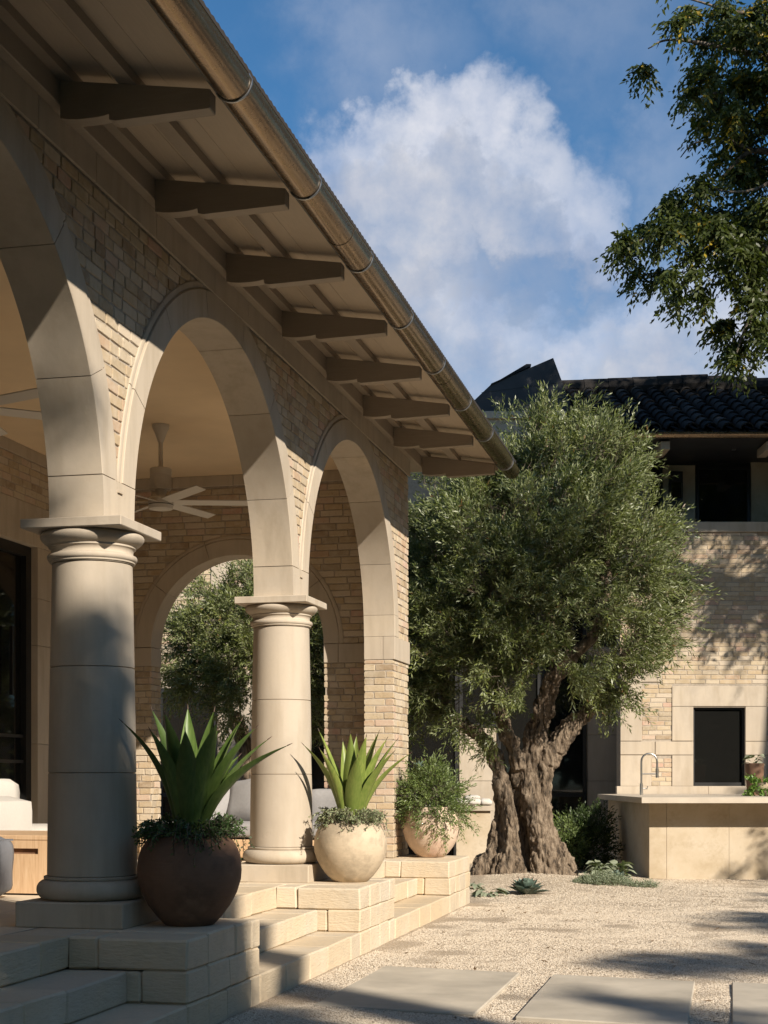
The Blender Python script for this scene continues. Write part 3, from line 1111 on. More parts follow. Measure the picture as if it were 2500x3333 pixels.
# half round gutter
gut = thing('gutter', (-2.13, 9.5, ZC+3.0), 'weathered bronze half round gutter along the eaves', 'gutter')
def halfpipe(xc, zc, r, y0, y1, t=.003, n=18, ends=True):
    mb = MB()
    prof = []
    for k in range(n+1):
        a = math.pi + math.pi*k/n
        prof.append((xc+r*math.cos(a), zc+r*math.sin(a)))
    prof.append((xc+r+.004, zc+.006)); prof.append((xc+r-.006, zc+.008))
    for k in range(n, -1, -1):
        a = math.pi + math.pi*k/n
        prof.append((xc+(r-t)*math.cos(a), zc+(r-t)*math.sin(a)))
    mb.prism(prof, y0, y1, Pr)
    return mb
segs = [1.9, 5.05, 8.15, 11.2, 14.86]
for a, b in zip(segs[:-1], segs[1:]):
    halfpipe(-2.13, ZC+3.052, .082, a, b-.002).build('gutter_length', M['gutter'], gut, smooth=40)
for s in segs[1:-1]:
    halfpipe(-2.13, ZC+3.052, .0845, s-.03, s+.03, .002).build('gutter_collar', M['gutter'], gut, smooth=40)
pf = [( -2.13+.081*math.cos(math.pi+math.pi*k/18), ZC+3.052+.081*math.sin(math.pi+math.pi*k/18)) for k in range(19)]
MB().prism(pf, 14.8605, 14.866, Pr).build('end_cap', M['gutter'], gut)
for y0 in RY:
    pts = []
    for k in range(15):
        a = math.pi + math.pi*k/14
        pts.append((-2.13+.0865*math.cos(a), y0+.035, ZC+3.052+.0865*math.sin(a)))
    pts.append((-2.062, y0+.030, ZC+3.085)); pts.append((-2.075, y0+.02, ZC+3.096))
    br = MB()
    br.tube(pts, .0055, 6)
    br.tube([pts[0], (-2.22, y0+.035, ZC+3.075)], .006, 6)
    b = br.build('bracket', M['bracket'], gut, smooth=60)

# ------------------------------------------------------------------ loggia room
YE = 13.75
ceil_ = MB().box(-6.05, -3.275, 1.9, YE, ZC+2.91, ZC+2.96).build('ceiling', M['plaster'], None, kind='structure')
endw = thing('end_wall', (-4.6, 13.9, ZT), 'brick end wall of the loggia with a round stone arch', 'wall')
PE = lambda u, v, w: (u, YE - w, v)
EC, ER, EO = -4.626, .868, 1.06
core = MB()
n = 40
xsn = [EC-.97 + 1.94*i/n for i in range(n+1)]
def stripx(x0, x1, a0, a1, zt):
    vs = [(x, y, z) for y in (YE+.007, YE+.255) for x, z in ((x0, a0), (x1, a1), (x1, zt), (x0, zt))]
    core.add(vs, [(3, 2, 1, 0), (4, 5, 6, 7), (0, 1, 5, 4), (1, 2, 6, 5), (2, 3, 7, 6), (3, 0, 4, 7)])
ES = ZC+1.268
for a, b in zip(xsn[:-1], xsn[1:]):
    f = lambda x: ES + math.sqrt(max(.97**2-(x-EC)**2, 0))
    stripx(a, b, f(a), f(b), ZC+2.95)
stripx(-6.05, EC-.97, ES, ES, ZC+2.95); stripx(EC+.97, -3.281, ES, ES, ZC+2.95)
stripx(-6.05, EC-ER-.012, ZT, ZT, ES); stripx(EC+ER+.012, -3.281, ZT, ZT, ES)
core.build('mortar_bed', M['mortar'], endw)
sece = [(ER, -.26), (ER, .012), (ER+.003, .015), (EO-.045, .015), (EO-.042, .008), (EO-.036, .004), (EO-.03, .008), (EO-.008, .008), (EO, .004), (EO, -.26)]
for k in range(5):
    g = .002
    MB().sweep(sece, (EC, ES), R(36*k)+g, R(36*k+36)-g, 8, PE).build('voussoir', M['cast'], endw, smooth=28)
for x0, x1 in ((-6.0, EC-ER-.32), (EC-ER-.316, EC-ER), (EC+ER, EC+ER+.14), (EC+ER+.144, -3.282)):
    MB().box(x0, x1, YE-.011, YE+.26, ZC+1.088, ES-.003, bev=.003).build('impost', M['cast'], endw)
def end_clips(cu, cz):
    if cz < ES:
        if abs(cu-EC) < ER-.0: return None
        return []
    v = Vector((cu-EC, cz-ES))
    if v.length < EO-.03: return None
    v.normalize()
    return [((v.x, v.y), v.x*EC+v.y*ES+EO-.014)]
polys = brick_rows(-6.03, -3.285, ES+.002, ZC+2.80, .17, .225, PITCH, 21, end_clips)
polys += brick_rows(EC+ER, -3.285, ZT+.002, ZC+1.083, .09, .21, PITCH, 22)
polys += brick_rows(-6.03, EC-ER, ZT+.002, ZC+1.083, .10, .225, PITCH, 23)
lay_bricks(endw, polys, PE, .0, -.03, M['brick'], 300, 'small_bricks', 8)
# reveal of the left jamb: bricks facing the opening
PJ = lambda u, v, w: (EC-ER-.008 + w, u, v)
jb = brick_rows(YE+.004, YE+.255, ZT+.002, ZC+1.083, .11, .2, PITCH, 24)
rest = MB()
lay_bricks(endw, jb, PJ, .006, -.02, M['brick'], 0, 'jamb_bricks', 9)
x = -6.03
k = 0
for L in (.75, .62, .80, .58):
    MB().box(x+.002, x+L-.002, YE-.006, YE+.01, ZC+2.806, ZC+2.909, bev=.003).build('frieze_stone', M['cast'], endw)
    x += L

rearw = thing('rear_wall', (-6.15, 10, ZT), 'rear wall of the loggia with brick over a plain stone lintel', 'wall')
XR = -6.04
PRW = lambda u, v, w: (XR + w, u, v)
MB().box(XR-.3, XR-.0055, 1.9, 14.0, ZC+2.42, ZC+2.95).build('mortar_bed', M['mortar'], rearw)
polys = brick_rows(8.6, YE-.01, ZC+2.425, ZC+2.80, .16, .225, PITCH, 31)
lay_bricks(rearw, polys, PRW, .0, -.03, M['brick'], 300, 'small_bricks', 10)
y = 8.6
for L in (.9, 1.1, .8, 1.0, .95, .4):
    MB().box(XR-.01, XR+.006, y+.002, y+L-.002, ZC+2.806, ZC+2.909, bev=.003).build('frieze_stone', M['cast'], rearw)
    y += L
MB().box(XR-.3, XR+.004, 1.9, 13.72, ZC+2.06, ZC+2.4185, bev=.003).build('lintel', M['cast'], rearw)
for z0, z1 in ((-.73, .30), (.303, 1.18), (1.183, 1.60), (1.603, 2.057)):
    MB().box(XR-.3, XR+.004, 12.40, 13.72, ZC+z0, ZC+z1, bev=.003).build('jamb_stone', M['cast'], rearw)
MB().box(XR-.3, XR+.004, 1.9, 7.6, ZT, ZC+2.057).build('stone_panel', M['cast'], rearw)
door = thing('glass_door', (-6.15, 10, ZT), 'black steel framed glass doors behind the large column', 'door')
fr = MB()
fr.box(-6.20, -6.10, 12.30, 12.398, ZT, ZC+2.057); fr.box(-6.20, -6.10, 7.603, 12.30, ZC+1.97, ZC+2.057); fr.box(-6.20, -6.10, 7.603, 7.68, ZT, ZC+1.97)
fr.box(-6.20, -6.10, 10.0, 10.07, ZT, ZC+1.97)
fr.build('door_frame', M['steel'], door)
for a, b in ((10.075, 12.298), (7.685, 9.998)):
    MB().box(-6.16, -6.152, a, b, ZT+.02, ZC+1.968).build('glass_pane', M['glass'], door)
    for z in (.355, .13):
        MB().box(-6.150, -6.125, a, b, ZC+z, ZC+z+.028).build('glazing_bar', M['steel'], door)
MB().box(-6.11, -6.08, 12.0, 12.02, ZC+.72, ZC+1.32).build('pull_handle', M['steel'], door)
room = MB()
room.box(-9.5, -9.4, 6, 14, ZT, ZC+2.5); room.box(-9.4, -6.36, 6, 14, ZT-.04, ZT-.02); room.box(-9.4, -6.36, 13.8, 14, ZT, ZC+2.5); room.box(-9.4, -6.36, 6, 6.2, ZT, ZC+2.5); room.box(-9.5, -6.36, 6, 14, ZC+2.5, ZC+2.6)
tag(room.build('room_interior', M['wood']), 'dim room behind the glass doors', 'room')

# ceiling fans
def fan(y, ang, label):
    x = -4.585
    t = thing('ceiling_fan', (x, y, ZC+2.909), label, 'fan', 'ceiling fans of the loggia')
    c = (x, y, ZC)
    MB().lathe([(.018, 2.76), (.026, 2.775), (.034, 2.80), (.052, 2.85), (.068, 2.88), (.072, 2.895), (.072, 2.9085)], c, 28).build('canopy', M['fan'], t, smooth=40)
    MB().lathe([(.0185, 2.545), (.0185, 2.775)], c, 16).build('rod', M['fan'], t, smooth=40)
    mt = MB().lathe([(.05, 2.372), (.084, 2.375), (.084, 2.490), (.0885, 2.494), (.0885, 2.543), (.082, 2.549), (.02, 2.55)], c, 32).build('motor', M['fan'], t, smooth=30)
    fins = MB()
    for k in range(30):
        a = k*2*math.pi/30
        fins.tube([(x+.0845*math.cos(a), y+.0845*math.sin(a), ZC+2.385), (x+.0845*math.cos(a), y+.0845*math.sin(a), ZC+2.485)], .004, 4)
    fins.build('cooling_fins', M['fan'], mt)
    MB().lathe([(.03, 2.308), (.047, 2.312), (.040, 2.33), (.050, 2.36), (.05, 2.371)], c, 24).build('neck', M['fan'], t, smooth=40)
    hb = MB().lathe([(.08, 2.212), (.096, 2.214), (.100, 2.222), (.102, 2.240), (.104, 2.242), (.104, 2.298), (.098, 2.306), (.03, 2.307)], c, 36).build('hub', M['fan'], t, smooth=30)
    MB().lathe([(.03, 2.2085), (.070, 2.2085), (.074, 2.2118)], c, 28).build('light_lens', M['fan'], hb, smooth=30)
    MB().lathe([(.1045, 2.246), (.106, 2.249), (.1045, 2.252)], c, 36, cap=False).build('trim_ring', M['steel'], hb, smooth=30)
    for k in range(6):
        a = R(ang+60*k)
        da, sa = Vector((math.cos(a), math.sin(a), 0)), Vector((-math.sin(a), math.cos(a), 0))
        vs, fs = [], []
        rs = [.09, .20, .45, .68, .755]
        wd = [.040, .046, .046, .044, .040]
        for r_, w_ in zip(rs, wd):
            p = Vector((x, y, ZC+2.272)) + da*r_
            tl = Vector((0, 0, -.012))
            for s, up in ((-1, .003), (1, .003), (1, -.003), (-1, -.003)):
                vs.append(p + sa*w_*s + tl*s + Vector((0, 0, up)))
        for i in range(4):
            for q in range(4):
                fs.append((i*4+q, i*4+(q+1) % 4, (i+1)*4+(q+1) % 4, (i+1)*4+q))
        fs += [(3, 2, 1, 0), (16, 17, 18, 19)]
        MB().add(vs, fs).build('blade', M['fan'], t)
fan(11.675, 16, 'pale six bladed ceiling fan hanging inside the loggia')
fan(8.41, 40, 'second ceiling fan whose blades show behind the first arch at the left edge')

# ------------------------------------------------------------------ house across the court
D0 = 20.6                      # distance of its brick wall
house = thing('brick_house', far(3.2, D0, -ZC), 'two storey brick house with dark tile roof across the gravel court', 'house', rz=R(YAW))
FB = lambda s, z, w: far(s, D0 - w, z)
FT = lambda s, d, z: far(s, d, z)
K = D0/3250
def S_(px): return (px-829.5)*K
def Z_(py): return (1680-py)*K
SL, SR2 = 3.227, 8.5
WZ0, WZ1, ZCAP = -1.2, 3.36, 3.50
wallm = MB()
# brick wall with a window opening (mortar bed)
wx0, wx1, wz0, wz1 = 4.235, 4.946, -.114, .963
for a, b, c, d in ((SL+.01, wx0, WZ0, WZ1), (wx1, SR2, WZ0, WZ1), (wx0, wx1, WZ0, wz0), (wx0, wx1, wz1, WZ1)):
    wallm.box(a, b, D0+.0055, D0+.34, c, d, T=FT)
hw = wallm.build('wall', M['mortar'], house)
stones = [(1355, 1400.5, 1414, 1443.5), (1340, 1430, 1444.5, 1473), (1340, 1386.5, 1474, 1600.5), (1340, 1414, 1601.7, 1630), (1340, 1407, 1631.5, 1698),
          (1451.6, 1655.6, 1482.5, 1525.7), (1451.6, 1497.4, 1526.5, 1600.3), (1610, 1655.6, 1526.5, 1601), (1415.5, 1497.4, 1601.8, 1630.5), (1610, 1672, 1602, 1630.5),
          (1451.6, 1497.4, 1631.6, 1698), (1610, 1655.6, 1631.6, 1698)]
SREC = []
for x0, x1, y0, y1 in stones:
    a, b, c, d = S_(x0), S_(x1), Z_(y1), Z_(y0)
    SREC.append((a, b, c, d))
    MB().box(a, b, D0-.012, D0+.03, c, d, T=FT, bev=.003).build('stone_block', M['cast'], hw)
def far_clips(cu, cz): return []
polys = []
for q in brick_rows(SL+.004, 6.2, -.11, WZ1-.004, .185, .235, .0635, 41):
    us = [p[0] for p in q]; zs = [p[1] for p in q]
    u0, u1, z0, z1 = min(us), max(us), min(zs), max(zs)
    cz = (z0+z1)/2
    ok = True
    for a, b, c, d in SREC + [(wx0, wx1, wz0, wz1)]:
        if c-.02 < cz < d+.02:
            if u0 >= a-.002 and u1 <= b+.002: ok = False; break
            if u0 < b and u1 > a:
                if u0 < a: q = clip_poly(q, (-1, 0), -(a-.006))
                else: q = clip_poly(q, (1, 0), b+.006)
                if len(q) < 3: ok = False; break
                us = [p[0] for p in q]; u0, u1 = min(us), max(us)
                if u1-u0 < .03: ok = False; break
    if ok: polys.append(q)
lay_bricks(hw, polys, FB, .0, -.02, M['brick'], 300, 'small_bricks', 12)
# coping of the balcony wall
x = SL-.02
for L in (.95, 1.1, .9, 1.2, 1.0):
    MB().box(x+.002, x+L-.002, D0-.03, D0+.36, WZ1+.001, ZCAP, T=FT, bev=.004).build('coping_stone', M['cast'], hw)
    x += L
# window
wf = MB()
for a, b, c, d in ((wx0, wx0+.03, wz0, wz1), (wx1-.03, wx1, wz0, wz1), (wx0+.03, wx1-.03, wz1-.03, wz1), (wx0+.03, wx1-.03, wz0, wz0+.05)):
    wf.box(a+.001, b-.001, D0+.05, D0+.10, c+.001, d-.001, T=FT)
wo = wf.build('window', M['steel'], house)
MB().box(wx0+.03, wx1-.03, D0+.075, D0+.08, wz0+.05, wz1-.03, T=FT).build('pane', M['glass'], wo)
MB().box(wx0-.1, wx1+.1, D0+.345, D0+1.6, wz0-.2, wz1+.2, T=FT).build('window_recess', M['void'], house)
# stone ledge along the foot of the wall behind the counter
x = 3.17
for L in (1.25, .55, .62, .9, 1.1):
    MB().box(x+.001, x+L-.001, D0-.10, D0+.02, -.232, -.1155, T=FT, bev=.004).build('ledge_stone', M['cast'], hw)
    x += L
# the recessed back of the balcony
DB = 21.5
KB = DB/3250
bal = MB().box(3.0, 8.5, DB, DB+.2, 3.3, 4.50, T=FT).build('balcony_wall', M['zinc'], house)
def SB(px): return (px-829.5)*KB
def ZBk(py): return (1680-py)*KB
for x0, x1, y0, y1, mt, nm in ((1372, 1402, 1012, 1125, 'counter', 'wall_panel'), (1431, 1501, 1006, 1125, 'counter', 'wall_panel'), (1621, 1720, 998, 1125, 'counter', 'wall_panel')):
    MB().box(SB(x0), SB(x1), DB-.03, DB-.001, ZBk(y1)-.12, ZBk(y0), T=FT, bev=.003).build(nm, M[mt], house)
for x0, x1 in ((1503, 1619), (1404, 1429)):
    wb = MB()
    a, b, c, d = SB(x0), SB(x1), 3.35, ZBk(1008)
    for q in ((a, a+.04, c, d), (b-.04, b, c, d), (a+.04, b-.04, d-.05, d)):
        wb.box(q[0], q[1], DB-.05, DB-.002, q[2], q[3], T=FT)
    w2 = wb.build('window', M['steel'], house)
    MB().box(a+.04, b-.04, DB-.03, DB-.02, c, d-.05, T=FT).build('pane', M['glass'], w2)
MB().box(3.0, 8.5, 19.95, DB, 4.50, 4.54, T=FT).build('balcony_ceiling', M['zinc'], house)
MB().box(3.0, 8.5, D0+.36, DB, 3.2, 3.3, T=FT).build('balcony_floor', M['mortar'], house)
MB().box(2.95, 3.05, D0+.36, DB, 3.3, 4.5, T=FT).build('balcony_side', M['zinc'], house)
lamp = thing('wall_lantern', far(SB(1456), DB-.1, 3.9), 'dark glazed box lantern on the pale balcony wall panel', 'lantern', rz=R(YAW))
lf = MB()
a, b, c, d = SB(1443), SB(1470), ZBk(1100), ZBk(1023)
lf.box(a, b, DB-.17, DB-.031, ZBk(1046), d, T=FT, bev=.004)
lf.box(a, b, DB-.17, DB-.031, c, ZBk(1080), T=FT, bev=.004)
for q in (a, b-.012):
    for w in (DB-.17, DB-.045): lf.box(q, q+.012, w, w+.012, ZBk(1080), ZBk(1046), T=FT)
lf.box(a+.04, b-.04, DB-.12, DB-.05, ZBk(1112), c, T=FT)
lf.build('lantern_frame', M['steel'], lamp)
MB().box(a+.014, b-.014, DB-.15, DB-.055, ZBk(1080), ZBk(1046), T=FT).build('lantern_glass', M['glass'], lamp)

# tile roof of the house
def tile_mesh(kind):
    vs, fs = [], []
    n = 7
    Lt = .36
    for j, (r, dz) in enumerate(((.076, .016), (.066, 0))):
        for i in range(n):
            a = math.pi*i/(n-1)
            y = 0 if j == 0 else Lt
            if kind == 'cover': vs.append((-r*math.cos(a), y, r*math.sin(a)*.95 + dz))
            else: vs.append((-r*1.1*math.cos(a), y, -r*.45*math.sin(a) + dz + .01))
    for i in range(n):
        a = math.pi*i/(n-1); r = .076-.014
        if kind == 'cover': vs.append((-r*math.cos(a), 0, r*math.sin(a)*.95 + .016))
        else: vs.append((-(.076*1.1)*math.cos(a), 0, -.076*.45*math.sin(a) + .010))
    for i in range(n-1):
        fs.append((i, i+1, n+i+1, n+i)); fs.append((2*n+i, 2*n+i+1, i+1, i))
    me = bpy.data.meshes.new('roof_tile_'+kind)
    me.from_pydata(vs, [], fs)
    me.polygons.foreach_set('use_smooth', [True]*len(fs))
    me.set_sharp_from_angle(angle=R(50))
    me.materials.append(M['tile'])
    return me
cov, pan = tile_mesh('cover'), tile_mesh('pan')
DE, ZE = 20.0, 4.60
SLOPE = math.atan2(1.28, 3.0)
Hroof = MB()
ridge_d, ridge_z = 23.0, 5.88
def roofpt(s, q, up=0.0):
    d = DE + q*math.cos(SLOPE) - up*math.sin(SLOPE); z = ZE + q*math.sin(SLOPE) + up*math.cos(SLOPE)
    return far(s, d, z)
QL = (ridge_d-DE)/math.cos(SLOPE)
dk = MB()
dk.add([roofpt(2.0, 0, -.03), roofpt(9, 0, -.03), roofpt(9, QL, -.03), roofpt(2.0, QL, -.03),
        roofpt(2.0, 0, -.10), roofpt(9, 0, -.10), roofpt(9, QL, -.10), roofpt(2.0, QL, -.10)],
       [(0, 1, 2, 3), (7, 6, 5, 4), (0, 4, 5, 1), (1, 5, 6, 2), (2, 6, 7, 3), (3, 7, 4, 0)])
dk.add([far(2.0, ridge_d, ridge_z-.03), far(9, ridge_d, ridge_z-.03), far(9, ridge_d+3, ZE), far(2.0, ridge_d+3, ZE)], [(0, 1, 2, 3)])
roof = dk.build('roof', M['zinc'], house)
Minv = MW[house.name].inverted()
rr = random.Random(5)
nt_ = 0
cols = [2.35 + i*.247 for i in range(14)]
for ci, s in enumerate(cols):
    for r_ in range(11):
        q = r_*.305 - .03
        if q > QL - .1: continue
        for kind, off, me in (('cover', 0, cov), ('pan', .1235, pan)):
            o = bpy.data.objects.new('roof_tile', me)
            COL.objects.link(o)
            o.parent = roof
            p = roofpt(s+off+rr.uniform(-.006, .006), q+rr.uniform(-.012, .012), .02 if kind == 'cover' else .0)
            B = Matrix.Rotation(R(YAW), 4, 'Z') @ Matrix.Rotation(SLOPE, 4, 'X') @ Matrix.Rotation(rr.uniform(-.03, .03), 4, 'Z') @ Matrix.Rotation(rr.uniform(-.025, .012), 4, 'X')
            o.matrix_local = Minv @ Matrix.Translation(p) @ B @ Matrix.Scale(1.25, 4, (1, 0, 0)) @ Matrix.Scale(1.25, 4, (0, 0, 1))
# ridge caps
s = 2.3
k = 0
while s < 6.2:
    L = .40
    zz = ridge_z + .045 - (0.030*abs(s-4.45)*1.2 if True else 0)*0
    dz = .10*math.exp(-((s-4.15)/.55)**2)
    dz = .085*max(0, 1-abs(s-4.55)/1.9)
    p0, p1 = far(s, ridge_d-.05, zz-.015+dz), far(s+L, ridge_d-.05, zz+.012+dz)
    MB().tube([p0, p1], [.150, .135], 10).build('ridge_tile', M['tile'], roof)
    s += L*.93; k += 1
# gutter of the house and the beam under it
hg = MB()
prof = [(DE-.10+.07*math.cos(math.pi+math.pi*k/12), 4.56+.07*math.sin(math.pi+math.pi*k/12)) for k in range(13)]
hg.prism(prof, 2.0, 8.5, lambda u, v, w: far(w, u, v))
hg.build('roof_gutter', M['gutter'], house, smooth=40)
for px in (1434, 1661):
    s = (px-829.5)/3250*20.1
    MB().box(s-.06, s+.06, 19.98, 20.5, 4.36, 4.47, T=FT, bev=.004).build('rafter_tail', M['paint'], house)
dl = MB().box((1582-829.5)*20.6/3250, (1590-829.5)*20.6/3250, 20.6, 20.66, 4.490, 4.4995, T=FT)
dl.build('downlight', M['bracket'], house)

# dark metal clad dormer beside the roof and its stone parapet
dm = thing('dormer', far(1.9, 20.9, 5.0), 'dark metal clad dormer rising above the olive tree', 'dormer', rz=R(YAW))
DD = 20.5
KD = DD/3250
pd_ = lambda pts: [((x-829.5)*KD, (1680-y)*KD) for x, y in pts]
PD = lambda u, v, w: far(u, DD + w, v)
MB().prism(pd_([(1035, 889), (1021, 868), (1061, 830), (1195, 773), (1232, 872), (1222, 889)]), 0, 1.0, PD).build('cladding', M['zinc'], dm)
MB().prism(pd_([(1059, 833), (1134, 796), (1137, 787), (1147, 787), (1147, 791), (1061, 829)]), -.02, 1.02, PD).build('ridge_flashing', M['steel'], dm)
sd = MB()
sd.tube([PD(*pd_([(1040, 848)])[0], -.001), PD(*pd_([(1215, 826)])[0], -.001)], .004, 4)
sd.tube([PD(*pd_([(1118, 838)])[0], -.001), PD(*pd_([(1116, 889)])[0], -.001)], .004, 4)
sd.build('standing_seam', M['steel'], dm)
for a, b in (((1000), (1152)), ((1153), (1223))):
    MB().box((a-829.5)*KD, (b-829.5)*KD-.004, DD-.04, DD+1.0, (1680-905)*KD, (1680-889.5)*KD, T=FT, bev=.003).build('parapet_stone', M['cast'], dm)
MB().box((1000-829.5)*KD, (1222-829.5)*KD, DD, DD+1.0, 3.9, (1680-905.5)*KD, T=FT).build('parapet_wall', M['cast'], dm)

# wing behind the olive tree, in its shade
DW = 21.9
wing = thing('house_wing', far(0, DW, -ZC), 'shaded rear wing of the house behind the olive tree and the loggia arch', 'house', rz=R(YAW))
KW = DW/3250
def SW(px): return (px-829.5)*KW
wb = MB()
wb.box(-6.5, 3.6, DW+.01, DW+.3, -1.2, 4.7, T=FT)
ww = wb.build('wall', M['mortar'], wing)
PWg = lambda s, z, w: far(s, DW - w, z)
polys = [q for q in brick_rows(SW(290), SW(700), 1.5, 3.5, .185, .235, .0635, 51) if sum(p[0] for p in q)/len(q) < SW(740) and not (SW(455) < sum(p[0] for p in q)/len(q) < SW(502))]
lay_bricks(ww, polys, PWg, .0, -.02, M['brick'], 200, 'small_bricks', 13)
MB().box(SW(456), SW(501), DW-.02, DW+.009, 1.45, 3.6, T=FT, bev=.004).build('quoin_stone', M['cast'], ww)
MB().box(SW(280), SW(720), DW-.02, DW+.009, 1.30, 1.447, T=FT, bev=.004).build('string_course', M['cast'], ww)
# stone cladding panels, bare wall round the openings
for x0, x1, z0, z1 in ((992, 1072, -1.18, -.05), (992, 1072, -.045, .72), (1268, 1345, -1.18, -.05), (1268, 1345, -.045, .62), (1268, 1345, .625, 1.9)):
    MB().box(SW(x0), SW(x1), DW-.02, DW+.009, z0, z1, T=FT, bev=.003).build('stone_panel', M['cast'], ww)
for x0, x1, z0, z1 in ((750, 868, -1.18, 3.2), (871, 990, -1.18, 3.2), (992, 1072, .74, 3.2), (1074, 1168, -1.18, 3.2), (1171, 1266, -1.18, 3.2), (1268, 1345, 1.92, 3.2), (345, 470, -1.18, 1.29), (560, 740, -1.18, 1.29)):  # real doors, plus added dark glazing that stands in for shade on the wall
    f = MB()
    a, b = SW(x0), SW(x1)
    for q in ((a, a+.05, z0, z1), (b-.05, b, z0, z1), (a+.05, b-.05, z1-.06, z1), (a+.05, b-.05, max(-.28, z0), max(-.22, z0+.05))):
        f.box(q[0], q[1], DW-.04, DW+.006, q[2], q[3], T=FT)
    w3 = f.build('door_and_shade_glazing', M['steel'], wing)
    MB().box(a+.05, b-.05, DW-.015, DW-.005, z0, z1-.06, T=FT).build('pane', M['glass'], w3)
# its roof edge, in paler green tiles, seen just past the gutter
rt = MB()
for k in range(24):
    s0 = 2.35 - k*.25
    rt.tube([far(s0-.12, DW-.5, 4.95), far(s0-.12, DW+1.5, 5.75)], [.11, .11], 8)
wing_roof = MB()
wing_roof.add([far(-6.5, DW-.5, 4.9), far(2.5, DW-.5, 4.9), far(2.5, DW+1.6, 5.72), far(-6.5, DW+1.6, 5.72)], [(0, 1, 2, 3)])
wr = wing_roof.build('roof', M['tile'], wing, recalc=False)
rt.build('roof_tiles', M['tile_green'], wr, smooth=50, kind='stuff')

# ------------------------------------------------------------------ outdoor kitchen counter
cnt = thing('outdoor_counter', far(4.5, 18, -ZC), 'plastered outdoor kitchen counter with pale overhanging top', 'counter', rz=R(YAW))
MB().box(3.06, 3.26, 17.362, 20.55, -1.2, -.289, T=FT, bev=.003).build('end_panel', M['counter'], cnt)
x = 3.262
for L in (.72, 1.42, 1.6, 1.5):
    MB().box(x, x+L-.002, 17.36, 17.56, -1.2, -.289, T=FT, bev=.002).build('front_panel', M['counter'], cnt)
    x += L
MB().box(2.905, 8.6, 16.97, 20.48, -.288, -.222, T=FT, bev=.003).build('worktop', M['slabtop'], cnt)
# tap
tap = thing('kitchen_tap', far(3.34, 19.5, -.22), 'tall brushed steel spring tap on the outdoor counter', 'tap', rz=R(YAW))
kt = 19.5/3250
tp = lambda px, py: far((px-829.5)*kt, 19.5, (1680-py)*kt)
arc = [tp(1385.5, 1717), tp(1385.5, 1690), tp(1385.5, 1660), tp(1385.5, 1646)]
for k in range(1, 12):
    a = math.pi - math.pi*k/12
    arc.append(tp(1402.5+17*math.cos(a), 1645-17*math.sin(a)))
arc += [tp(1419.5, 1646), tp(1419.5, 1662)]
MB().tube(arc, .013, 10).build('spout', M['chrome'], tap, smooth=60)
MB().tube([tp(1419.5, 1660), tp(1419.5, 1680)], [.021, .019], 10).build('spray_head', M['chrome'], tap, smooth=60)
MB().tube([tp(1386, 1672), tp(1419, 1672)], .010, 8).build('holder_arm', M['chrome'], tap, smooth=60)
MB().tube([tp(1385.5, 1717.5), tp(1385.5, 1692)], [.022, .020], 10).build('body', M['chrome'], tap, smooth=60)
MB().tube([tp(1386, 1703), tp(1398, 1704), tp(1399, 1698)], [.011, .009, .008], 8).build('handle', M['chrome'], tap, smooth=60)

# stone bench / grill stand with folded towels behind the pink pot
std = thing('stone_stand', far(1.2, 21.0, -ZC), 'stone side table behind the pink pot carrying folded towels', 'table', rz=R(YAW))
MB().box(.95, 1.50, 20.6, 21.4, -.455, -.385, T=FT, bev=.004).build('table_top', M['cast'], std)
MB().box(.99, 1.46, 20.65, 21.35, -1.2, -.456, T=FT, bev=.004).build('table_base', M['counter'], std)
def puff(T, hx, hy, hz, name, mat, parent, seg=6, rnd=.04, bulge=.25, noise_a=.008, sd=1):
    """a soft rectangular cushion: a rounded box bulged and slightly wrinkled"""
    bm = bmesh.new()
    bmesh.ops.create_cube(bm, size=2)
    bmesh.ops.subdivide_edges(bm, edges=bm.edges, cuts=seg, use_grid_fill=True)
    for v in bm.verts:
        x, y, z = v.co
        fx, fy = 1-abs(x)**4, 1-abs(y)**4
        b = (1-bulge) + bulge*math.sqrt(max(fx, 0)*max(fy, 0))
        px, py, pz = x*hx, y*hy, z*hz*b
        # round the edges
        for _ in range(1):
            q = Vector((px, py, pz))
            core = Vector((max(-hx+rnd, min(hx-rnd, px)), max(-hy+rnd, min(hy-rnd, py)), max(-hz*b+min(rnd, hz*b*.9), min(hz*b-min(rnd, hz*b*.9), pz))))
            dv = q-core
            if dv.length > min(rnd, hz*.9): q = core + dv.normalized()*min(rnd, hz*.9)
        q += Vector((noise.noise(q*7+Vector((sd, 0, 0))), noise.noise(q*7+Vector((0, sd, 0))), noise.noise(q*7+Vector((0, 0, sd)))))*noise_a
        v.co = T(q.x, q.y, q.z)
    mb = MB()
    bm.verts.index_update()
    mb.add([v.co.copy() for v in bm.verts], [tuple(v.index for v in f.verts) for f in bm.faces])
    bm.free()
    return mb.build(name, mat, parent, smooth=60)
tw = thing('folded_towels', far(1.25, 20.8, -.385), 'pale rolled towels piled on the stone side table', 'towels', rz=R(YAW))
for i, (s, d, z, hx) in enumerate(((1.08, 20.85, -.335, .10), (1.25, 20.85, -.33, .095), (1.41, 20.85, -.338, .08), (1.22, 20.87, -.275, .11))):
    puff(lambda x, y, z_, s=s, d=d, z=z: far(s+x, d+y, z+z_), hx, .16, .05 if i < 3 else .034, 'towel', M['white'], tw, 4, .035, .3, .012, i)

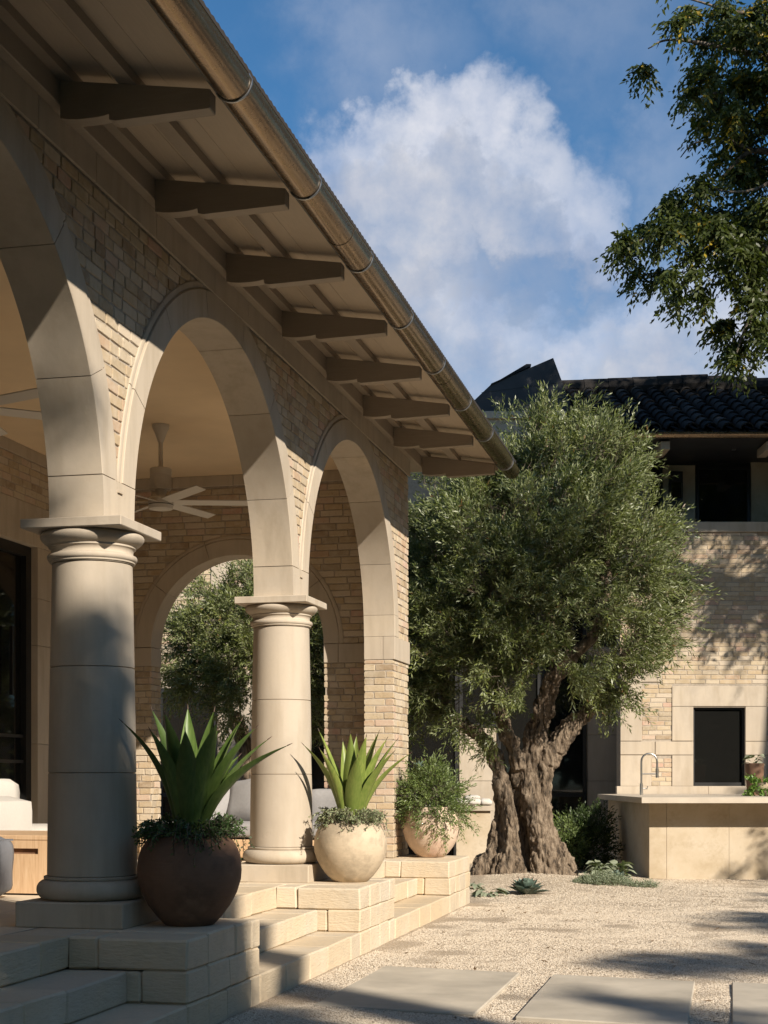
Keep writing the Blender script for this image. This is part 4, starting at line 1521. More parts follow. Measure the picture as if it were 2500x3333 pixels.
# ------------------------------------------------------------------ furniture in the loggia
tb = thing('coffee_table', (-4.5, 9.0, ZT), 'pale oak box coffee table with a slot handle', 'coffee table')
tm = MB()
zt, zb = ZC-.359, ZT+.012
sx0, sx1, sz0, sz1 = -4.395, -4.195, ZC-.475, ZC-.440    # slot handle
y0, y1 = 8.62, 9.42
tm.box(-4.98, sx0, y0, y0+.03, zb, zt-.031); tm.box(sx1, -3.90, y0, y0+.03, zb, zt-.031)
tm.box(sx0, sx1, y0, y0+.03, zb, sz0); tm.box(sx0, sx1, y0, y0+.03, sz1, zt-.031)
tm.build('front_panel', M['wood'], tb)
MB().box(-4.98, -3.90, y0-.001, y1, zt-.03, zt, bev=.004).build('table_top', M['wood'], tb)
MB().box(-4.98, -3.90, y0+.031, y1, zb, zt-.031).build('carcass', M['wood'], tb)
cut = MB()
for cx_ in (sx0, sx1):
    cut.tube([(cx_, y0+.001, (sz0+sz1)/2), (cx_, y0+.029, (sz0+sz1)/2)], .0175, 10)
slot = MB().box(sx0+.012, sx1-.012, y0+.029, y0+.0308, sz0+.002, sz1-.002).build('handle_slot', M['pot_brown'], tb)
MB().box(-4.95, -3.93, y0+.03, y1-.03, ZT+.001, zb-.001).build('plinth', M['steel'], tb)

sf = thing('sofa', (-5.2, 10.4, ZT), 'white linen sofa behind the oak coffee table', 'sofa')
I = lambda c: (lambda x, y, z: Vector((c[0]+x, c[1]+y, c[2]+z)))
puff(I((-5.46, 9.95, ZT+.30)), .42, .36, .30, 'armrest', M['white'], sf, 5, .05, .08, .006, 3)
puff(I((-5.14, 10.62, ZT+.195)), .44, .30, .18, 'seat', M['white'], sf, 6, .05, .08, .006, 4)
puff(I((-5.75, 10.75, ZT+.40)), .16, .45, .33, 'backrest', M['white'], sf, 6, .05, .1, .006, 5)
pf_ = thing('pouf', (-4.75, 8.15, ZT), 'grey canvas pouf in front of the oak table at the left edge', 'pouf')
puff(I((-4.585, 8.16, ZT+.195)), .32, .32, .19, 'cushion', M['slate'], pf_, 7, .06, .10, .008, 6)
pi = MB()
c_ = [(-.30, -.30), (.30, -.30), (.30, .30), (-.30, .30), (-.30, -.30)]
pi.tube([(-4.585+a, 8.16+b, ZT+.352) for a, b in c_], .006, 6)
pi.build('piping', M['slate'], pf_, smooth=60)

gs = thing('corner_sofa', (-4.2, 13.1, ZT), 'grey canvas sofa with loose cushions against the end arch', 'sofa')
for i, x in enumerate((-4.78, -4.12, -3.60)):
    puff(I((x, 12.95, ZT+.27)), .33 if i < 2 else .2, .40, .075, 'seat_cushion', M['grey'], gs, 6, .04, .15, .008, 10+i)
    puff(I((x, 13.32, ZT+.46)), .32 if i < 2 else .2, .09, .17, 'back_cushion', M['grey'], gs, 6, .05, .15, .010, 20+i)
MB().box(-5.15, -3.38, 12.58, 13.46, ZT+.03, ZT+.19, bev=.01).build('frame', M['wood'], gs)
for i, (x, rz, rx) in enumerate(((-4.60, .5, -.35), (-4.28, -.35, -.4))):
    Rm = Matrix.Translation((x, 13.02, ZT+.53)) @ Matrix.Rotation(rz, 4, 'Z') @ Matrix.Rotation(R(90)+rx, 4, 'X') @ Matrix.Rotation(R(40 if i == 0 else 8), 4, 'Z')
    c2 = puff(lambda a, b, c, Rm=Rm: Rm @ Vector((a, b, c)), .21, .21, .085, 'cushion', M['grey'], None, 7, .03, .75, .012, 30+i)
    tag(c2, ['grey scatter cushion tipped on its corner on the grey sofa', 'grey scatter cushion standing upright beside the tipped one'][i], 'cushion', 'scatter cushions on the grey sofa')

# ------------------------------------------------------------------ pots
def pot(name, c, r, h, mat, label, prof):
    t = thing(name, (c[0], c[1], ZT), label, 'pot', 'round clay pots on the pedestals')
    pr = [(q*r, z*h) for q, z in prof]
    inner = [(pr[-1][0]-.012, pr[-1][1]+.004), (pr[-1][0]-.03, pr[-1][1]-.004), (pr[-1][0]-.035, pr[-1][1]-.03)]
    mb = MB()
    n = 72
    full = [(.01, .0005)] + [(a, b+.0005) for a, b in pr] + inner
    mb.lathe(full, (0, 0, 0), n)
    # a hand-made body is never quite round
    vs = []
    for v in mb.v:
        q = Vector(v)
        k = 1 + .012*noise.noise(Vector((q.x*5+c[0]*9, q.y*5, q.z*5))) + .004*noise.noise(Vector((q.x*18, q.y*18+c[1]*7, q.z*18)))
        vs.append((c[0]+q.x*k, c[1]+q.y*k, ZT+q.z))
    mb.v = vs
    mb.build('body', mat, t, smooth=60)
    zr = pr[-1][1]-.02
    MB().lathe([(.005, zr-.002), (pr[-1][0]-.036, zr-.004)], (c[0], c[1], ZT), 32).build('soil', M['soil'], t)
    return t
round_prof = [(.40, 0), (.47, .012), (.62, .10), (.78, .22), (.91, .36), (.985, .50), (1.0, .60), (.985, .72), (.93, .83), (.83, .92), (.70, .98), (.66, .992), (.64, 1.0)]
pot('clay_pot', (-2.62, 7.06), .258, .455, M['pot_brown'], 'dark brown round clay pot in the shade beside the large column', round_prof)
pot('clay_pot', (-2.605, 10.24), .257, .430, M['pot_cream'], 'mottled cream round clay pot in front of the sunlit column', round_prof)
tall_prof = [(.40, 0), (.46, .01), (.60, .09), (.78, .22), (.91, .36), (.985, .52), (1.0, .62), (.975, .75), (.90, .88), (.80, .96), (.76, .985), (.75, 1.0)]
pot('clay_pot', (-2.70, 13.64), .266, .46, M['pot_pink'], 'pinkish round clay pot with a leafy shrub by the brick pier', tall_prof)

# ------------------------------------------------------------------ agaves
def agave_leaf(base, tip, bow, width, side, parent, mat, thick=.016, belly=.5, n=12, channel=.35, name='leaf'):
    """one thick channelled leaf: base -> tip along a bowed line"""
    base, tip = Vector(base), Vector(tip)
    ctrl = (base+tip)/2 + Vector(bow)
    vs, fs = [], []
    m = 10
    for i in range(n+1):
        t = i/n
        p = base*(1-t)**2 + ctrl*2*t*(1-t) + tip*t*t
        d = ((ctrl-base)*(1-t) + (tip-ctrl)*t).normalized()
        sd = (side - d*side.dot(d)).normalized()
        nr = sd.cross(d).normalized()
        if t < belly: w = width*(.42 + .58*math.sin(math.pi/2*t/belly))
        else:
            q = (t-belly)/(1-belly)
            w = width*max((1-q**1.55), .012)
        th = thick*(1-t)**.8 + .0015
        for k in range(m//2):
            u = -1 + 2*k/(m//2-1)
            vs.append(p + sd*w/2*u + nr*(channel*w*.5*(u*u)))
        for k in range(m//2-1, -1, -1):
            u = -1 + 2*k/(m//2-1)
            vs.append(p + sd*w/2*u*.97 + nr*(channel*w*.5*(u*u) - th*(1-u*u*.85)))
    for i in range(n):
        for k in range(m):
            fs.append((i*m+k, i*m+(k+1) % m, (i+1)*m+(k+1) % m, (i+1)*m+k))
    fs.append(tuple(range(m-1, -1, -1))); fs.append(tuple(range(n*m, (n+1)*m)))
    o = MB().add(vs, fs).build(name, mat, parent, smooth=45)
    sp = MB()
    dd = (tip-ctrl).normalized()
    sp.tube([tip-dd*.006, tip+dd*.010, tip+dd*.024], [.0030, .0022, .0006], 6)
    sp.build('spine', M['spine'], o)
    return o

def agave(name, base, leaves, mat, label):
    """leaves: (x, z, y) of the tips seen square on, in metres from the heart; width; bow"""
    t = thing(name, base, label, 'agave', 'agaves in the clay pots')
    b = Vector(base)
    for x, z, dep, w, bow in leaves:
        tip = b + RGT*x + FWD*dep + Vector((0, 0, z))
        hor = RGT*x + FWD*dep
        out = hor.normalized() if hor.length > .01 else -FWD
        st = b + out*.05 + Vector((0, 0, -.02))
        side = out.cross(Vector((0, 0, 1))).normalized()
        # bow > 0 : leaf rises first and then leans out
        bw = -out*bow*hor.length*.42 + Vector((0, 0, bow*.10))
        # channel faces the heart (inner, upper side)
        agave_leaf(st, tip, bw, w, side, t, mat)
    return t
k1 = 7.47/3250
def A1(px, py, dep, w, bow): return ((px-414)*k1, (1795-py)*k1, dep, w*1.12, bow)
agave('agave', (-2.62, 7.06, ZT+.42), [
    A1(276, 1540, -.10, .085, .75), A1(326, 1511, .10, .10, .55), A1(371, 1524, -.17, .115, .45), A1(401, 1506, .16, .10, .35),
    A1(419, 1560, -.26, .11, .35), A1(461, 1512, .12, .105, .40), A1(462, 1552, .26, .08, .3), A1(484, 1545, -.24, .115, .45),
    A1(520, 1533, .14, .10, .45), A1(560, 1553, -.10, .11, .60), A1(582, 1575, .06, .10, .60), A1(631, 1590, -.14, .11, .75),
    A1(345, 1560, -.24, .09, .6), A1(350, 1590, .24, .08, .4), A1(510, 1610, .26, .09, .5), A1(395, 1600, .30, .07, .3)],
    M['agave'], 'large dark green agave with arching spiny leaves in the dark pot')
k2 = 10.56/3250
def A2(px, py, dep, w, bow): return ((px-760)*k2, (1760-py)*k2, dep, w*1.05, bow)
agave('agave', (-2.605, 10.24, ZT+.40), [
    A2(660, 1587, -.12, .095, .60), A2(691, 1556, .06, .10, .45), A2(697, 1598, -.22, .085, .45), A2(742, 1577, .14, .085, .3), A2(761, 1563, -.16, .10, .25),
    A2(772, 1565, .20, .09, .25), A2(776, 1613, -.28, .11, .3), A2(821, 1558, .12, .105, .40), A2(838, 1575, -.12, .115, .45), A2(860, 1576, .04, .095, .5),
    A2(852, 1604, -.22, .10, .5), A2(888, 1606, -.08, .10, .6), A2(795, 1570, -.24, .10, .35), A2(715, 1610, .24, .08, .4), A2(810, 1590, .26, .09, .4)],
    M['agave_lime'], 'bright lime green agave with upright leaves in the cream pot')

# ------------------------------------------------------------------ leaf clouds
def unit(v):
    return v/np.maximum(np.linalg.norm(v, axis=-1, keepdims=True), 1e-9)

def leaf_arrays(P, D, S, L, W, fold=.15, droop=0.0):
    """P base, D direction, S side, L length, W width -> folded rhombic leaves (two triangles, one quad)"""
    Nn = np.cross(D, S)
    n = len(P)
    V = np.empty((n, 4, 3))
    L = L[:, None]; W = W[:, None]
    V[:, 0] = P
    V[:, 1] = P + D*L*.48 + S*W*.5 + Nn*W*fold
    V[:, 2] = P + D*L - np.array([0, 0, 1.])*L*droop
    V[:, 3] = P + D*L*.48 - S*W*.5 + Nn*W*fold
    return V.reshape(-1, 3), np.arange(n*4).reshape(n, 4)

def spray_leaves(B, A, LEN, nleaf, ll, lw, spread=.75, jit=.12, droop=.0, g=rng, tone=None):
    """sprays: base B (m,3), axis A (m,3), length LEN (m): leaves paired along each twig"""
    m = len(B)
    A = unit(A)
    ref = np.where(np.abs(A[:, 2:3]) < .9, np.array([[0, 0, 1.]]), np.array([[1., 0, 0]]))
    U = unit(np.cross(A, ref)); Vv = np.cross(A, U)
    t = (np.arange(nleaf)+.7)/nleaf
    ang = np.arange(nleaf)*2.4 + g.random((m, 1))*6.28
    P = B[:, None] + A[:, None]*(LEN[:, None]*t)[..., None]
    P = P + g.normal(0, .008, P.shape)
    rad = np.cos(ang)[..., None]*U[:, None] + np.sin(ang)[..., None]*Vv[:, None]
    sp = spread*(1.0 - .5*t)[None, :, None]
    D = unit(A[:, None]*(1-sp*.6) + rad*sp + g.normal(0, jit, P.shape))
    S = unit(np.cross(D, g.normal(0, 1, D.shape)))
    n = m*nleaf
    L = ll*(.7+.6*g.random(n)); W = lw*(.8+.4*g.random(n))
    V, F = leaf_arrays(P.reshape(-1, 3), D.reshape(-1, 3), S.reshape(-1, 3), L, W, .18, droop)
    tn = g.random((m, 1))*.7 + g.random((m, nleaf))*.3 if tone is None else tone
    tn = np.where(g.random((m, nleaf)) < .012, .985, np.minimum(tn, .94))
    return V, F, np.repeat(tn.reshape(-1), 4)

# ------------------------------------------------------------------ olive trees
def rough_tubes(strands, voxel, amp, seed, ridge=26.0):
    """several tapered limbs fused by a voxel remesh, with ropy bark relief"""
    mb = MB()
    for pts, rad in strands:
        # resample
        P, Q = [], []
        m = 6
        for i in range(len(pts)-1):
            for k in range(m):
                t = k/m
                p0 = Vector(pts[max(i-1, 0)]); p1 = Vector(pts[i]); p2 = Vector(pts[i+1]); p3 = Vector(pts[min(i+2, len(pts)-1)])
                P.append(.5*((2*p1)+(p2-p0)*t+(2*p0-5*p1+4*p2-p3)*t*t+(3*p1-p0-3*p2+p3)*t**3))
                Q.append(rad[i]+(rad[i+1]-rad[i])*t)
        P.append(Vector(pts[-1])); Q.append(rad[-1])
        for i in range(len(Q)):
            Q[i] *= 1 + .18*noise.noise(P[i]*5 + Vector((seed, 0, 0)))
        mb.tube(P, Q, 10)
    me = bpy.data.meshes.new('tmp')
    me.from_pydata(mb.v, [], mb.f)
    bm = bmesh.new(); bm.from_mesh(me)
    bmesh.ops.recalc_face_normals(bm, faces=bm.faces)
    bm.to_mesh(me); bm.free()
    o = bpy.data.objects.new('tmp', me)
    COL.objects.link(o)
    rm = o.modifiers.new('r', 'REMESH'); rm.mode = 'VOXEL'; rm.voxel_size = voxel; rm.use_smooth_shade = True
    smd = o.modifiers.new('s', 'SMOOTH'); smd.iterations = 2; smd.factor = .5
    dg = bpy.context.evaluated_depsgraph_get()
    ev = o.evaluated_get(dg)
    m2 = bpy.data.meshes.new_from_object(ev)
    bpy.data.objects.remove(o); bpy.data.meshes.remove(me)
    m2.update()
    nv = len(m2.vertices)
    co = np.empty(nv*3); m2.vertices.foreach_get('co', co); co = co.reshape(-1, 3)
    no = np.empty(nv*3); m2.vertices.foreach_get('normal', no); no = no.reshape(-1, 3)
    h = np.empty(nv)
    for i in range(nv):
        x, y, z = co[i]
        a = noise.noise(Vector((x*13, y*13, z*2.6+seed)))           # long flutes
        b = noise.noise(Vector((x*26, y*26, z*11+seed)))           # knots
        c = noise.noise(Vector((x*9, y*9, z*7+seed*2)))
        tw = z*1.6
        g1_ = noise.noise(Vector((x*17+tw, y*17-tw, z*3.2+seed*3)))
        g2_ = noise.noise(Vector((x*34-tw, y*34+tw, z*6.5+seed*5)))
        groove = -max(0, .16-abs(g1_))*5.5 - max(0, .12-abs(g2_))*3.2
        h[i] = a*.7 + b*.5 + max(c, 0)*1.1 + groove*.55 + .22*noise.noise(Vector((x*60, y*60, z*22)))
    co = co + no*(h*amp)[:, None]
    F = []
    for p in m2.polygons: F.append(tuple(p.vertices))
    bpy.data.meshes.remove(m2)
    return co, F

def build_raw(name, co, F, mat, parent):
    mb = MB(); mb.v = [Vector(p) for p in co]; mb.f = F
    return mb.build(name, mat, parent, smooth=180, recalc=False)

OD = 17.0
ko = OD/3250
def OP(px, py, dd=0.0):
    """a point of the olive tree: seen position at 17 m, shifted dd back"""
    return far((px-829.5)*ko, OD+dd, (1680-py)*ko)

olive = thing('olive_tree', OP(1140, 1893), 'old olive tree with gnarled twisted trunk in the gravel court', 'tree')
w = lambda px: px*ko
ST = [
    # (points, radii) : the two twisted stems, their buttress roots, the four limbs
    ([OP(1081, 1900, -.02), OP(1090, 1865, -.05), OP(1101, 1820, -.05), OP(1102, 1770, -.05), OP(1094, 1722, -.02), OP(1082, 1690), OP(1074, 1655), OP(1064, 1628, .03)], [w(34), w(28), w(19), w(17), w(18), w(18), w(17), w(6)]),
    ([OP(1056, 1900, .10), OP(1070, 1850, .10), OP(1080, 1790, .10), OP(1084, 1740, .1), OP(1078, 1690, .08)], [w(30), w(22), w(20), w(18), w(16)]),
    ([OP(1028, 1896, -.05), OP(1042, 1872, 0), OP(1064, 1846, .05), OP(1080, 1800, .05)], [w(15), w(20), w(17), w(14)]),
    ([OP(1022, 1905, .1), OP(1036, 1880, .15), OP(1056, 1850, .15)], [w(14), w(18), w(14)]),
    ([OP(1112, 1905, -.1), OP(1118, 1880, -.08), OP(1112, 1840, -.04), OP(1106, 1790)], [w(22), w(20), w(15), w(12)]),
    ([OP(1185, 1908, -.05), OP(1180, 1860, -.05), OP(1166, 1805, -.05), OP(1152, 1750, -.03), OP(1146, 1705), OP(1142, 1660), OP(1148, 1610)], [w(30), w(27), w(25), w(26), w(27), w(26), w(8)]),
    ([OP(1205, 1905, 0), OP(1196, 1850, 0), OP(1182, 1790, 0), OP(1168, 1730, .02), OP(1172, 1680, .02), OP(1180, 1640), OP(1200, 1610)], [w(26), w(20), w(20), w(22), w(23), w(23), w(8)]),
    ([OP(1240, 1895, .05), OP(1226, 1868, .04), OP(1206, 1830, .02), OP(1190, 1790, .02)], [w(17), w(20), w(16), w(12)]),
    ([OP(1222, 1908, -.1), OP(1212, 1882, -.08), OP(1196, 1840, -.04)], [w(19), w(19), w(12)]),
    ([OP(1150, 1908, -.1), OP(1158, 1880, -.1), OP(1158, 1840, -.06), OP(1150, 1790, -.04)], [w(17), w(17), w(13), w(10)]),
    ([OP(1126, 1880, .25), OP(1124, 1800, .22), OP(1118, 1730, .15), OP(1120, 1670, .1), OP(1130, 1620, .08)], [w(36), w(30), w(26), w(24), w(8)]),
    ([OP(1112, 1700, .0), OP(1118, 1660, 0), OP(1112, 1628, 0)], [w(10), w(16), w(8)]),
    # limbs
    ([OP(1078, 1665, 0), OP(1066, 1625, .03), OP(1042, 1595, .08), OP(1008, 1568, .12), OP(970, 1548, .18), OP(935, 1510, .3)], [w(21), w(19), w(17), w(16), w(13), w(10)]),
    ([OP(1122, 1660, -.02), OP(1108, 1615, -.05), OP(1092, 1575, -.08), OP(1080, 1535, -.1), OP(1072, 1480, -.1), OP(1060, 1400, -.05)], [w(22), w(18), w(16), w(14), w(12), w(8)]),
    ([OP(1146, 1665, .02), OP(1156, 1605, .02), OP(1168, 1555, .02), OP(1182, 1500, 0), OP(1204, 1448, -.05), OP(1240, 1410, -.12)], [w(27), w(26), w(24), w(24), w(20), w(15)]),
    ([OP(1182, 1650, 0), OP(1204, 1610, 0), OP(1232, 1572, .02), OP(1264, 1543, .04), OP(1292, 1515, .08)], [w(25), w(25), w(23), w(19), w(15)]),
    ]
ST = [(p, [q*.90 for q in r]) for p, r in ST]
co, F = rough_tubes(ST, .0115, .040, 3.0)
build_raw('trunk', co, F, M['bark'], olive)
BR = [
    ([OP(1240, 1410, -.12), OP(1275, 1380, -.18), OP(1296, 1330, -.22), OP(1306, 1270, -.24), OP(1302, 1200, -.22), OP(1288, 1150, -.15), OP(1270, 1090, -.1)], [w(14), w(12), w(9.5), w(8.5), w(7), w(6), w(4)]),
    ([OP(1305, 1262, -.22), OP(1270, 1240, -.25), OP(1250, 1215, -.22)], [w(5), w(4), w(2.5)]),
    ([OP(1292, 1515, .08), OP(1320, 1470, .1), OP(1360, 1400, .12), OP(1400, 1330, .1), OP(1440, 1280, .05)], [w(14), w(11), w(9), w(6), w(3)]),
    ([OP(1060, 1400, -.05), OP(1050, 1320, 0), OP(1070, 1220, .1), OP(1090, 1100, .1)], [w(8), w(7), w(6), w(4)]),
    ([OP(935, 1510, .3), OP(900, 1450, .3), OP(890, 1370, .3), OP(910, 1280, .3)], [w(10), w(8), w(7), w(4)]),
    ([OP(1204, 1448, -.05), OP(1190, 1370, .1), OP(1190, 1270, .2), OP(1200, 1150, .2), OP(1190, 1020, .1)], [w(13), w(11), w(9), w(7), w(4)]),
    ([OP(970, 1548, .18), OP(960, 1480, .1), OP(975, 1400, 0), OP(960, 1320, -.1)], [w(9), w(7), w(5), w(3)]),
]
for pts, rad in BR:
    P, Q = [], []
    for i in range(len(pts)-1):
        for k in range(5):
            t = k/5
            p0 = Vector(pts[max(i-1, 0)]); p1 = Vector(pts[i]); p2 = Vector(pts[i+1]); p3 = Vector(pts[min(i+2, len(pts)-1)])
            q = .5*((2*p1)+(p2-p0)*t+(2*p0-5*p1+4*p2-p3)*t*t+(3*p1-p0-3*p2+p3)*t**3)
            P.append(q + Vector((noise.noise(q*6), noise.noise(q*6+Vector((9, 0, 0))), 0))*.02); Q.append((rad[i]+(rad[i+1]-rad[i])*t)*(1+.15*noise.noise(q*9)))
    P.append(Vector(pts[-1])); Q.append(rad[-1])
    MB().tube(P, Q, 9).build('branch', M['bark'], olive, smooth=80)

def crown(parent, lobes, n_sprays, mat, g, leaf=(.052, .0105), spl=(.16, .34), nleaf=20, up=.5, keep=None, twig_frac=.35, name='crown', inner=.45, twigs=True, droop=0.0, spread=.75):
    """foliage of leafy twigs on many overlapping lobes: (centre, radius, weight)"""
    cs = np.array([list(l[0]) for l in lobes]); rs = np.array([l[1] for l in lobes]); ws = np.array([l[2]*l[1]**2 for l in lobes])
    ws = ws/ws.sum()
    i = g.choice(len(lobes), n_sprays, p=ws)
    d = unit(g.normal(0, 1, (n_sprays, 3)))
    rad = rs[i]*(inner + (1-inner)*g.random(n_sprays)**.55)
    B = cs[i] + d*rad[:, None]
    cen = (cs*ws[:, None]).sum(0)
    A = unit(d*.8 + unit(B-cen)*.6 + np.array([0, 0, up]) + g.normal(0, .28, B.shape))
    if keep is not None:
        k = keep(B + A*.15)
        B, A = B[k], A[k]
    m = len(B)
    LEN = spl[0] + (spl[1]-spl[0])*g.random(m)
    V, F, T = spray_leaves(B, A, LEN, nleaf, leaf[0], leaf[1], g=g, droop=droop, spread=spread)
    o = fast_mesh(name, V, F, mat, parent, tone=T)
    if twigs:
        # the twigs themselves: thin three-sided stems
        q = g.random(m) < twig_frac
        Bt, At, Lt = B[q], A[q], LEN[q]
        nn = len(Bt)
        U = unit(np.cross(At, np.array([[.3, .5, .8]]))); W_ = np.cross(At, U)
        r = .0022
        Vt = np.empty((nn, 4, 3))
        for k in range(3):
            a = k*2.094
            Vt[:, k] = Bt - At*.06 + (U*math.cos(a) + W_*math.sin(a))*r
        Vt[:, 3] = Bt + At*Lt[:, None]*.95
        idx = np.arange(nn)[:, None, None]*4
        Ft = (idx + np.array([[0, 1, 3], [1, 2, 3], [2, 0, 3]])[None]).reshape(-1, 3)
        fast_mesh('twigs', Vt.reshape(-1, 3), Ft, M['twig'], parent)
    return o

def tufts(parent, lobes, n_tufts, per, mat, g, leaf, spl, nleaf, keep=None, core=0, name='crown', up=.45, fan=.42):
    """foliage in distinct tufts: sprays fanning from a common point on the lobes, over a thin dark core"""
    cs = np.array([list(l[0]) for l in lobes]); rs = np.array([l[1] for l in lobes]); ws = np.array([l[2]*l[1]**2 for l in lobes]); ws = ws/ws.sum()
    cen = (cs*ws[:, None]).sum(0)
    i = g.choice(len(lobes), n_tufts, p=ws)
    dv = unit(g.normal(0, 1, (n_tufts, 3)))
    Bt = cs[i] + dv*(rs[i]*(.62+.30*g.random(n_tufts)))[:, None]
    At = unit(dv*.7 + unit(Bt-cen)*.7 + np.array([0, 0, up]) + g.normal(0, .25, Bt.shape))
    if keep is not None:
        k = keep(Bt + At*.15); Bt, At = Bt[k], At[k]
    m = len(Bt)
    tone_t = g.random(m)
    cnt = np.maximum(3, (per*(.5+g.random(m))).astype(int))
    idx = np.repeat(np.arange(m), cnt)
    B = Bt[idx] + At[idx]*(g.random(len(idx))*.14)[:, None] + g.normal(0, .045, (len(idx), 3))
    A = unit(At[idx] + g.normal(0, fan, B.shape))
    LEN = (spl[0] + (spl[1]-spl[0])*g.random(len(idx)))
    if keep is not None:
        k = keep(B + A*(LEN*.6)[:, None]); B, A, LEN, idx = B[k], A[k], LEN[k], idx[k]
    tn = np.clip(tone_t[idx][:, None]*.55 + .35*g.random((len(idx), 1)) + .1*g.random((len(idx), nleaf)), 0, .94)
    V, F, T = spray_leaves(B, A, LEN, nleaf, leaf[0], leaf[1], g=g, spread=.72, tone=tn)
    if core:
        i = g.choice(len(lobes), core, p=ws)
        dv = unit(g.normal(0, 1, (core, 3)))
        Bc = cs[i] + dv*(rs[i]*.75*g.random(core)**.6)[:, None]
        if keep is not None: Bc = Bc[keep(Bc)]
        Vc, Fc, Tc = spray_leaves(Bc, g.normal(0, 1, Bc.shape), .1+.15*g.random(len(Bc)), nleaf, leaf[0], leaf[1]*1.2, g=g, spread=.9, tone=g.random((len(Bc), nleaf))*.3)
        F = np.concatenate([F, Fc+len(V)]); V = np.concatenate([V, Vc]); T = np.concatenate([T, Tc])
    fast_mesh(name, V, F, mat, parent, tone=T)
    nn = len(B)
    U = unit(np.cross(A, np.array([[.3, .5, .8]]))); W_ = np.cross(A, U)
    Vt = np.empty((nn, 4, 3))
    for k in range(3):
        q = k*2.094
        Vt[:, k] = B - A*.08 + (U*math.cos(q) + W_*math.sin(q))*.0026
    Vt[:, 3] = B + A*LEN[:, None]*.97
    ii = np.arange(nn)[:, None, None]*4
    Ft = (ii + np.array([[0, 1, 3], [1, 2, 3], [2, 0, 3]])[None]).reshape(-1, 3)
    fast_mesh('twigs', Vt.reshape(-1, 3), Ft, M['twig'], parent)

g1 = np.random.default_rng(11)
def LB(px, py, dd, rpx, wt=1.0): return (OP(px, py, dd), rpx*ko, wt)
lob = [LB(1100, 960, .1, 95), LB(1190, 930, 0, 70), LB(1240, 920, .1, 55), LB(1330, 1000, .05, 75), LB(1240, 1010, -.35, 120), LB(1110, 1050, -.1, 110), LB(980, 1090, .2, 110),
       LB(900, 1180, .3, 90), LB(940, 1260, -.2, 105), LB(1060, 1180, -.5, 115), LB(1180, 1150, -.7, 120), LB(1330, 1130, -.2, 105), LB(1400, 1230, 0, 75), LB(1300, 1230, -.65, 100),
       LB(1200, 1290, -.8, 110), LB(1080, 1300, -.65, 120), LB(960, 1400, -.3, 110), LB(890, 1460, 0, 90), LB(1060, 1430, -.6, 95), LB(1170, 1390, -.75, 85), LB(1290, 1340, -.55, 95),
       LB(1390, 1320, -.1, 70), LB(1440, 1300, 0, 40), LB(1330, 1430, -.2, 65), LB(1110, 1500, -.5, 62), LB(980, 1500, -.25, 75), LB(900, 1560, .1, 70), LB(1070, 1570, -.35, 38),
       LB(1310, 1490, -.1, 45), LB(1360, 1480, 0, 32), LB(1200, 1050, .5, 180, .5), LB(1100, 1250, .5, 190, .5), LB(1280, 1250, .5, 150, .5), LB(960, 1330, .5, 150, .5), LB(1430, 1370, .0, 24), LB(1390, 1430, 0, 26), LB(930, 1085, .3, 60), LB(1000, 1075, .25, 50), LB(1250, 1440, -.5, 40), LB(1130, 1440, -.55, 55), LB(1040, 1500, -.4, 50), LB(1300, 1540, .0, 28, .6)]
lob = [(Vector(l[0]) + Vector((0, 0, -(.10 + .05*max(0, (1100-campx(l[0])[1])/200)))), max(l[1]-(.135 if campx(l[0])[1] < 1060 else .07), .06), l[2]) for l in lob]
def okeep(Q):
    keep = np.ones(len(Q), bool)
    for i, q in enumerate(Q):
        x, y, d = campx(q)
        # two openings in the crown where the limbs show
        if ((x-1265)/46)**2 + ((y-1385)/56)**2 < 1 and d < 17.3: keep[i] = False
        if ((x-1303)/22)**2 + ((y-1245)/55)**2 < 1 and d < 16.9: keep[i] = False
        if ((x-1190)/48)**2 + ((y-1480)/60)**2 < 1 and d < 17.2: keep[i] = False
        if ((x-1170)/105)**2 + ((y-1600)/82)**2 < 1: keep[i] = False
        if noise.noise(Vector(q)*2.1) < -.22: keep[i] = False
    return keep
tufts(olive, lob, 760, 15, M['olive'], g1, (.066, .0135), (.18, .44), 21, okeep, 2600)
# long free shoots that break the outline
shoots = [((1180, 900), (1230, 858), 0), ((1235, 900), (1246, 850), 0), ((1090, 915), (1078, 865), 0), ((1105, 905), (1110, 868), .1), ((1060, 930), (1058, 892), .1), ((1300, 950), (1325, 888), 0), ((1345, 960), (1368, 880), 0), ((1360, 1000), (1398, 935), 0),
          ((1380, 1080), (1425, 1040), -.1), ((1390, 1150), (1440, 1105), -.1), ((1420, 1200), (1500, 1160), -.1), ((1440, 1240), (1540, 1215), 0), ((1430, 1290), (1560, 1290), .0), ((1450, 1320), (1530, 1335), 0), ((1400, 1350), (1470, 1375), 0),
          ((1380, 1400), (1440, 1420), 0), ((1340, 1470), (1385, 1500), 0), ((1320, 1500), (1370, 1540), 0), ((1040, 1590), (1055, 1640), -.3), ((1300, 1520), (1312, 1590), 0), ((1320, 1080), (1350, 1010), -.3), ((1150, 930), (1160, 878), .1)]
B, A, LN = [], [], []
for (x0, y0), (x1, y1), dd in shoots:
    for r_ in range(3):
        p, q = OP(x0+random.uniform(-9, 9), y0+random.uniform(-9, 9), dd+random.uniform(-.1, .1)), OP(x1+random.uniform(-16, 16), y1+random.uniform(-12, 12), dd+random.uniform(-.15, .15))
        B.append(p); A.append(q-p); LN.append((q-p).length)
V, F, T = spray_leaves(np.array(B), np.array(A), np.array(LN), 26, .05, .011, g=g1, spread=.65)
fast_mesh('shoots', V, F, M['olive'], olive, tone=T, kind='stuff')

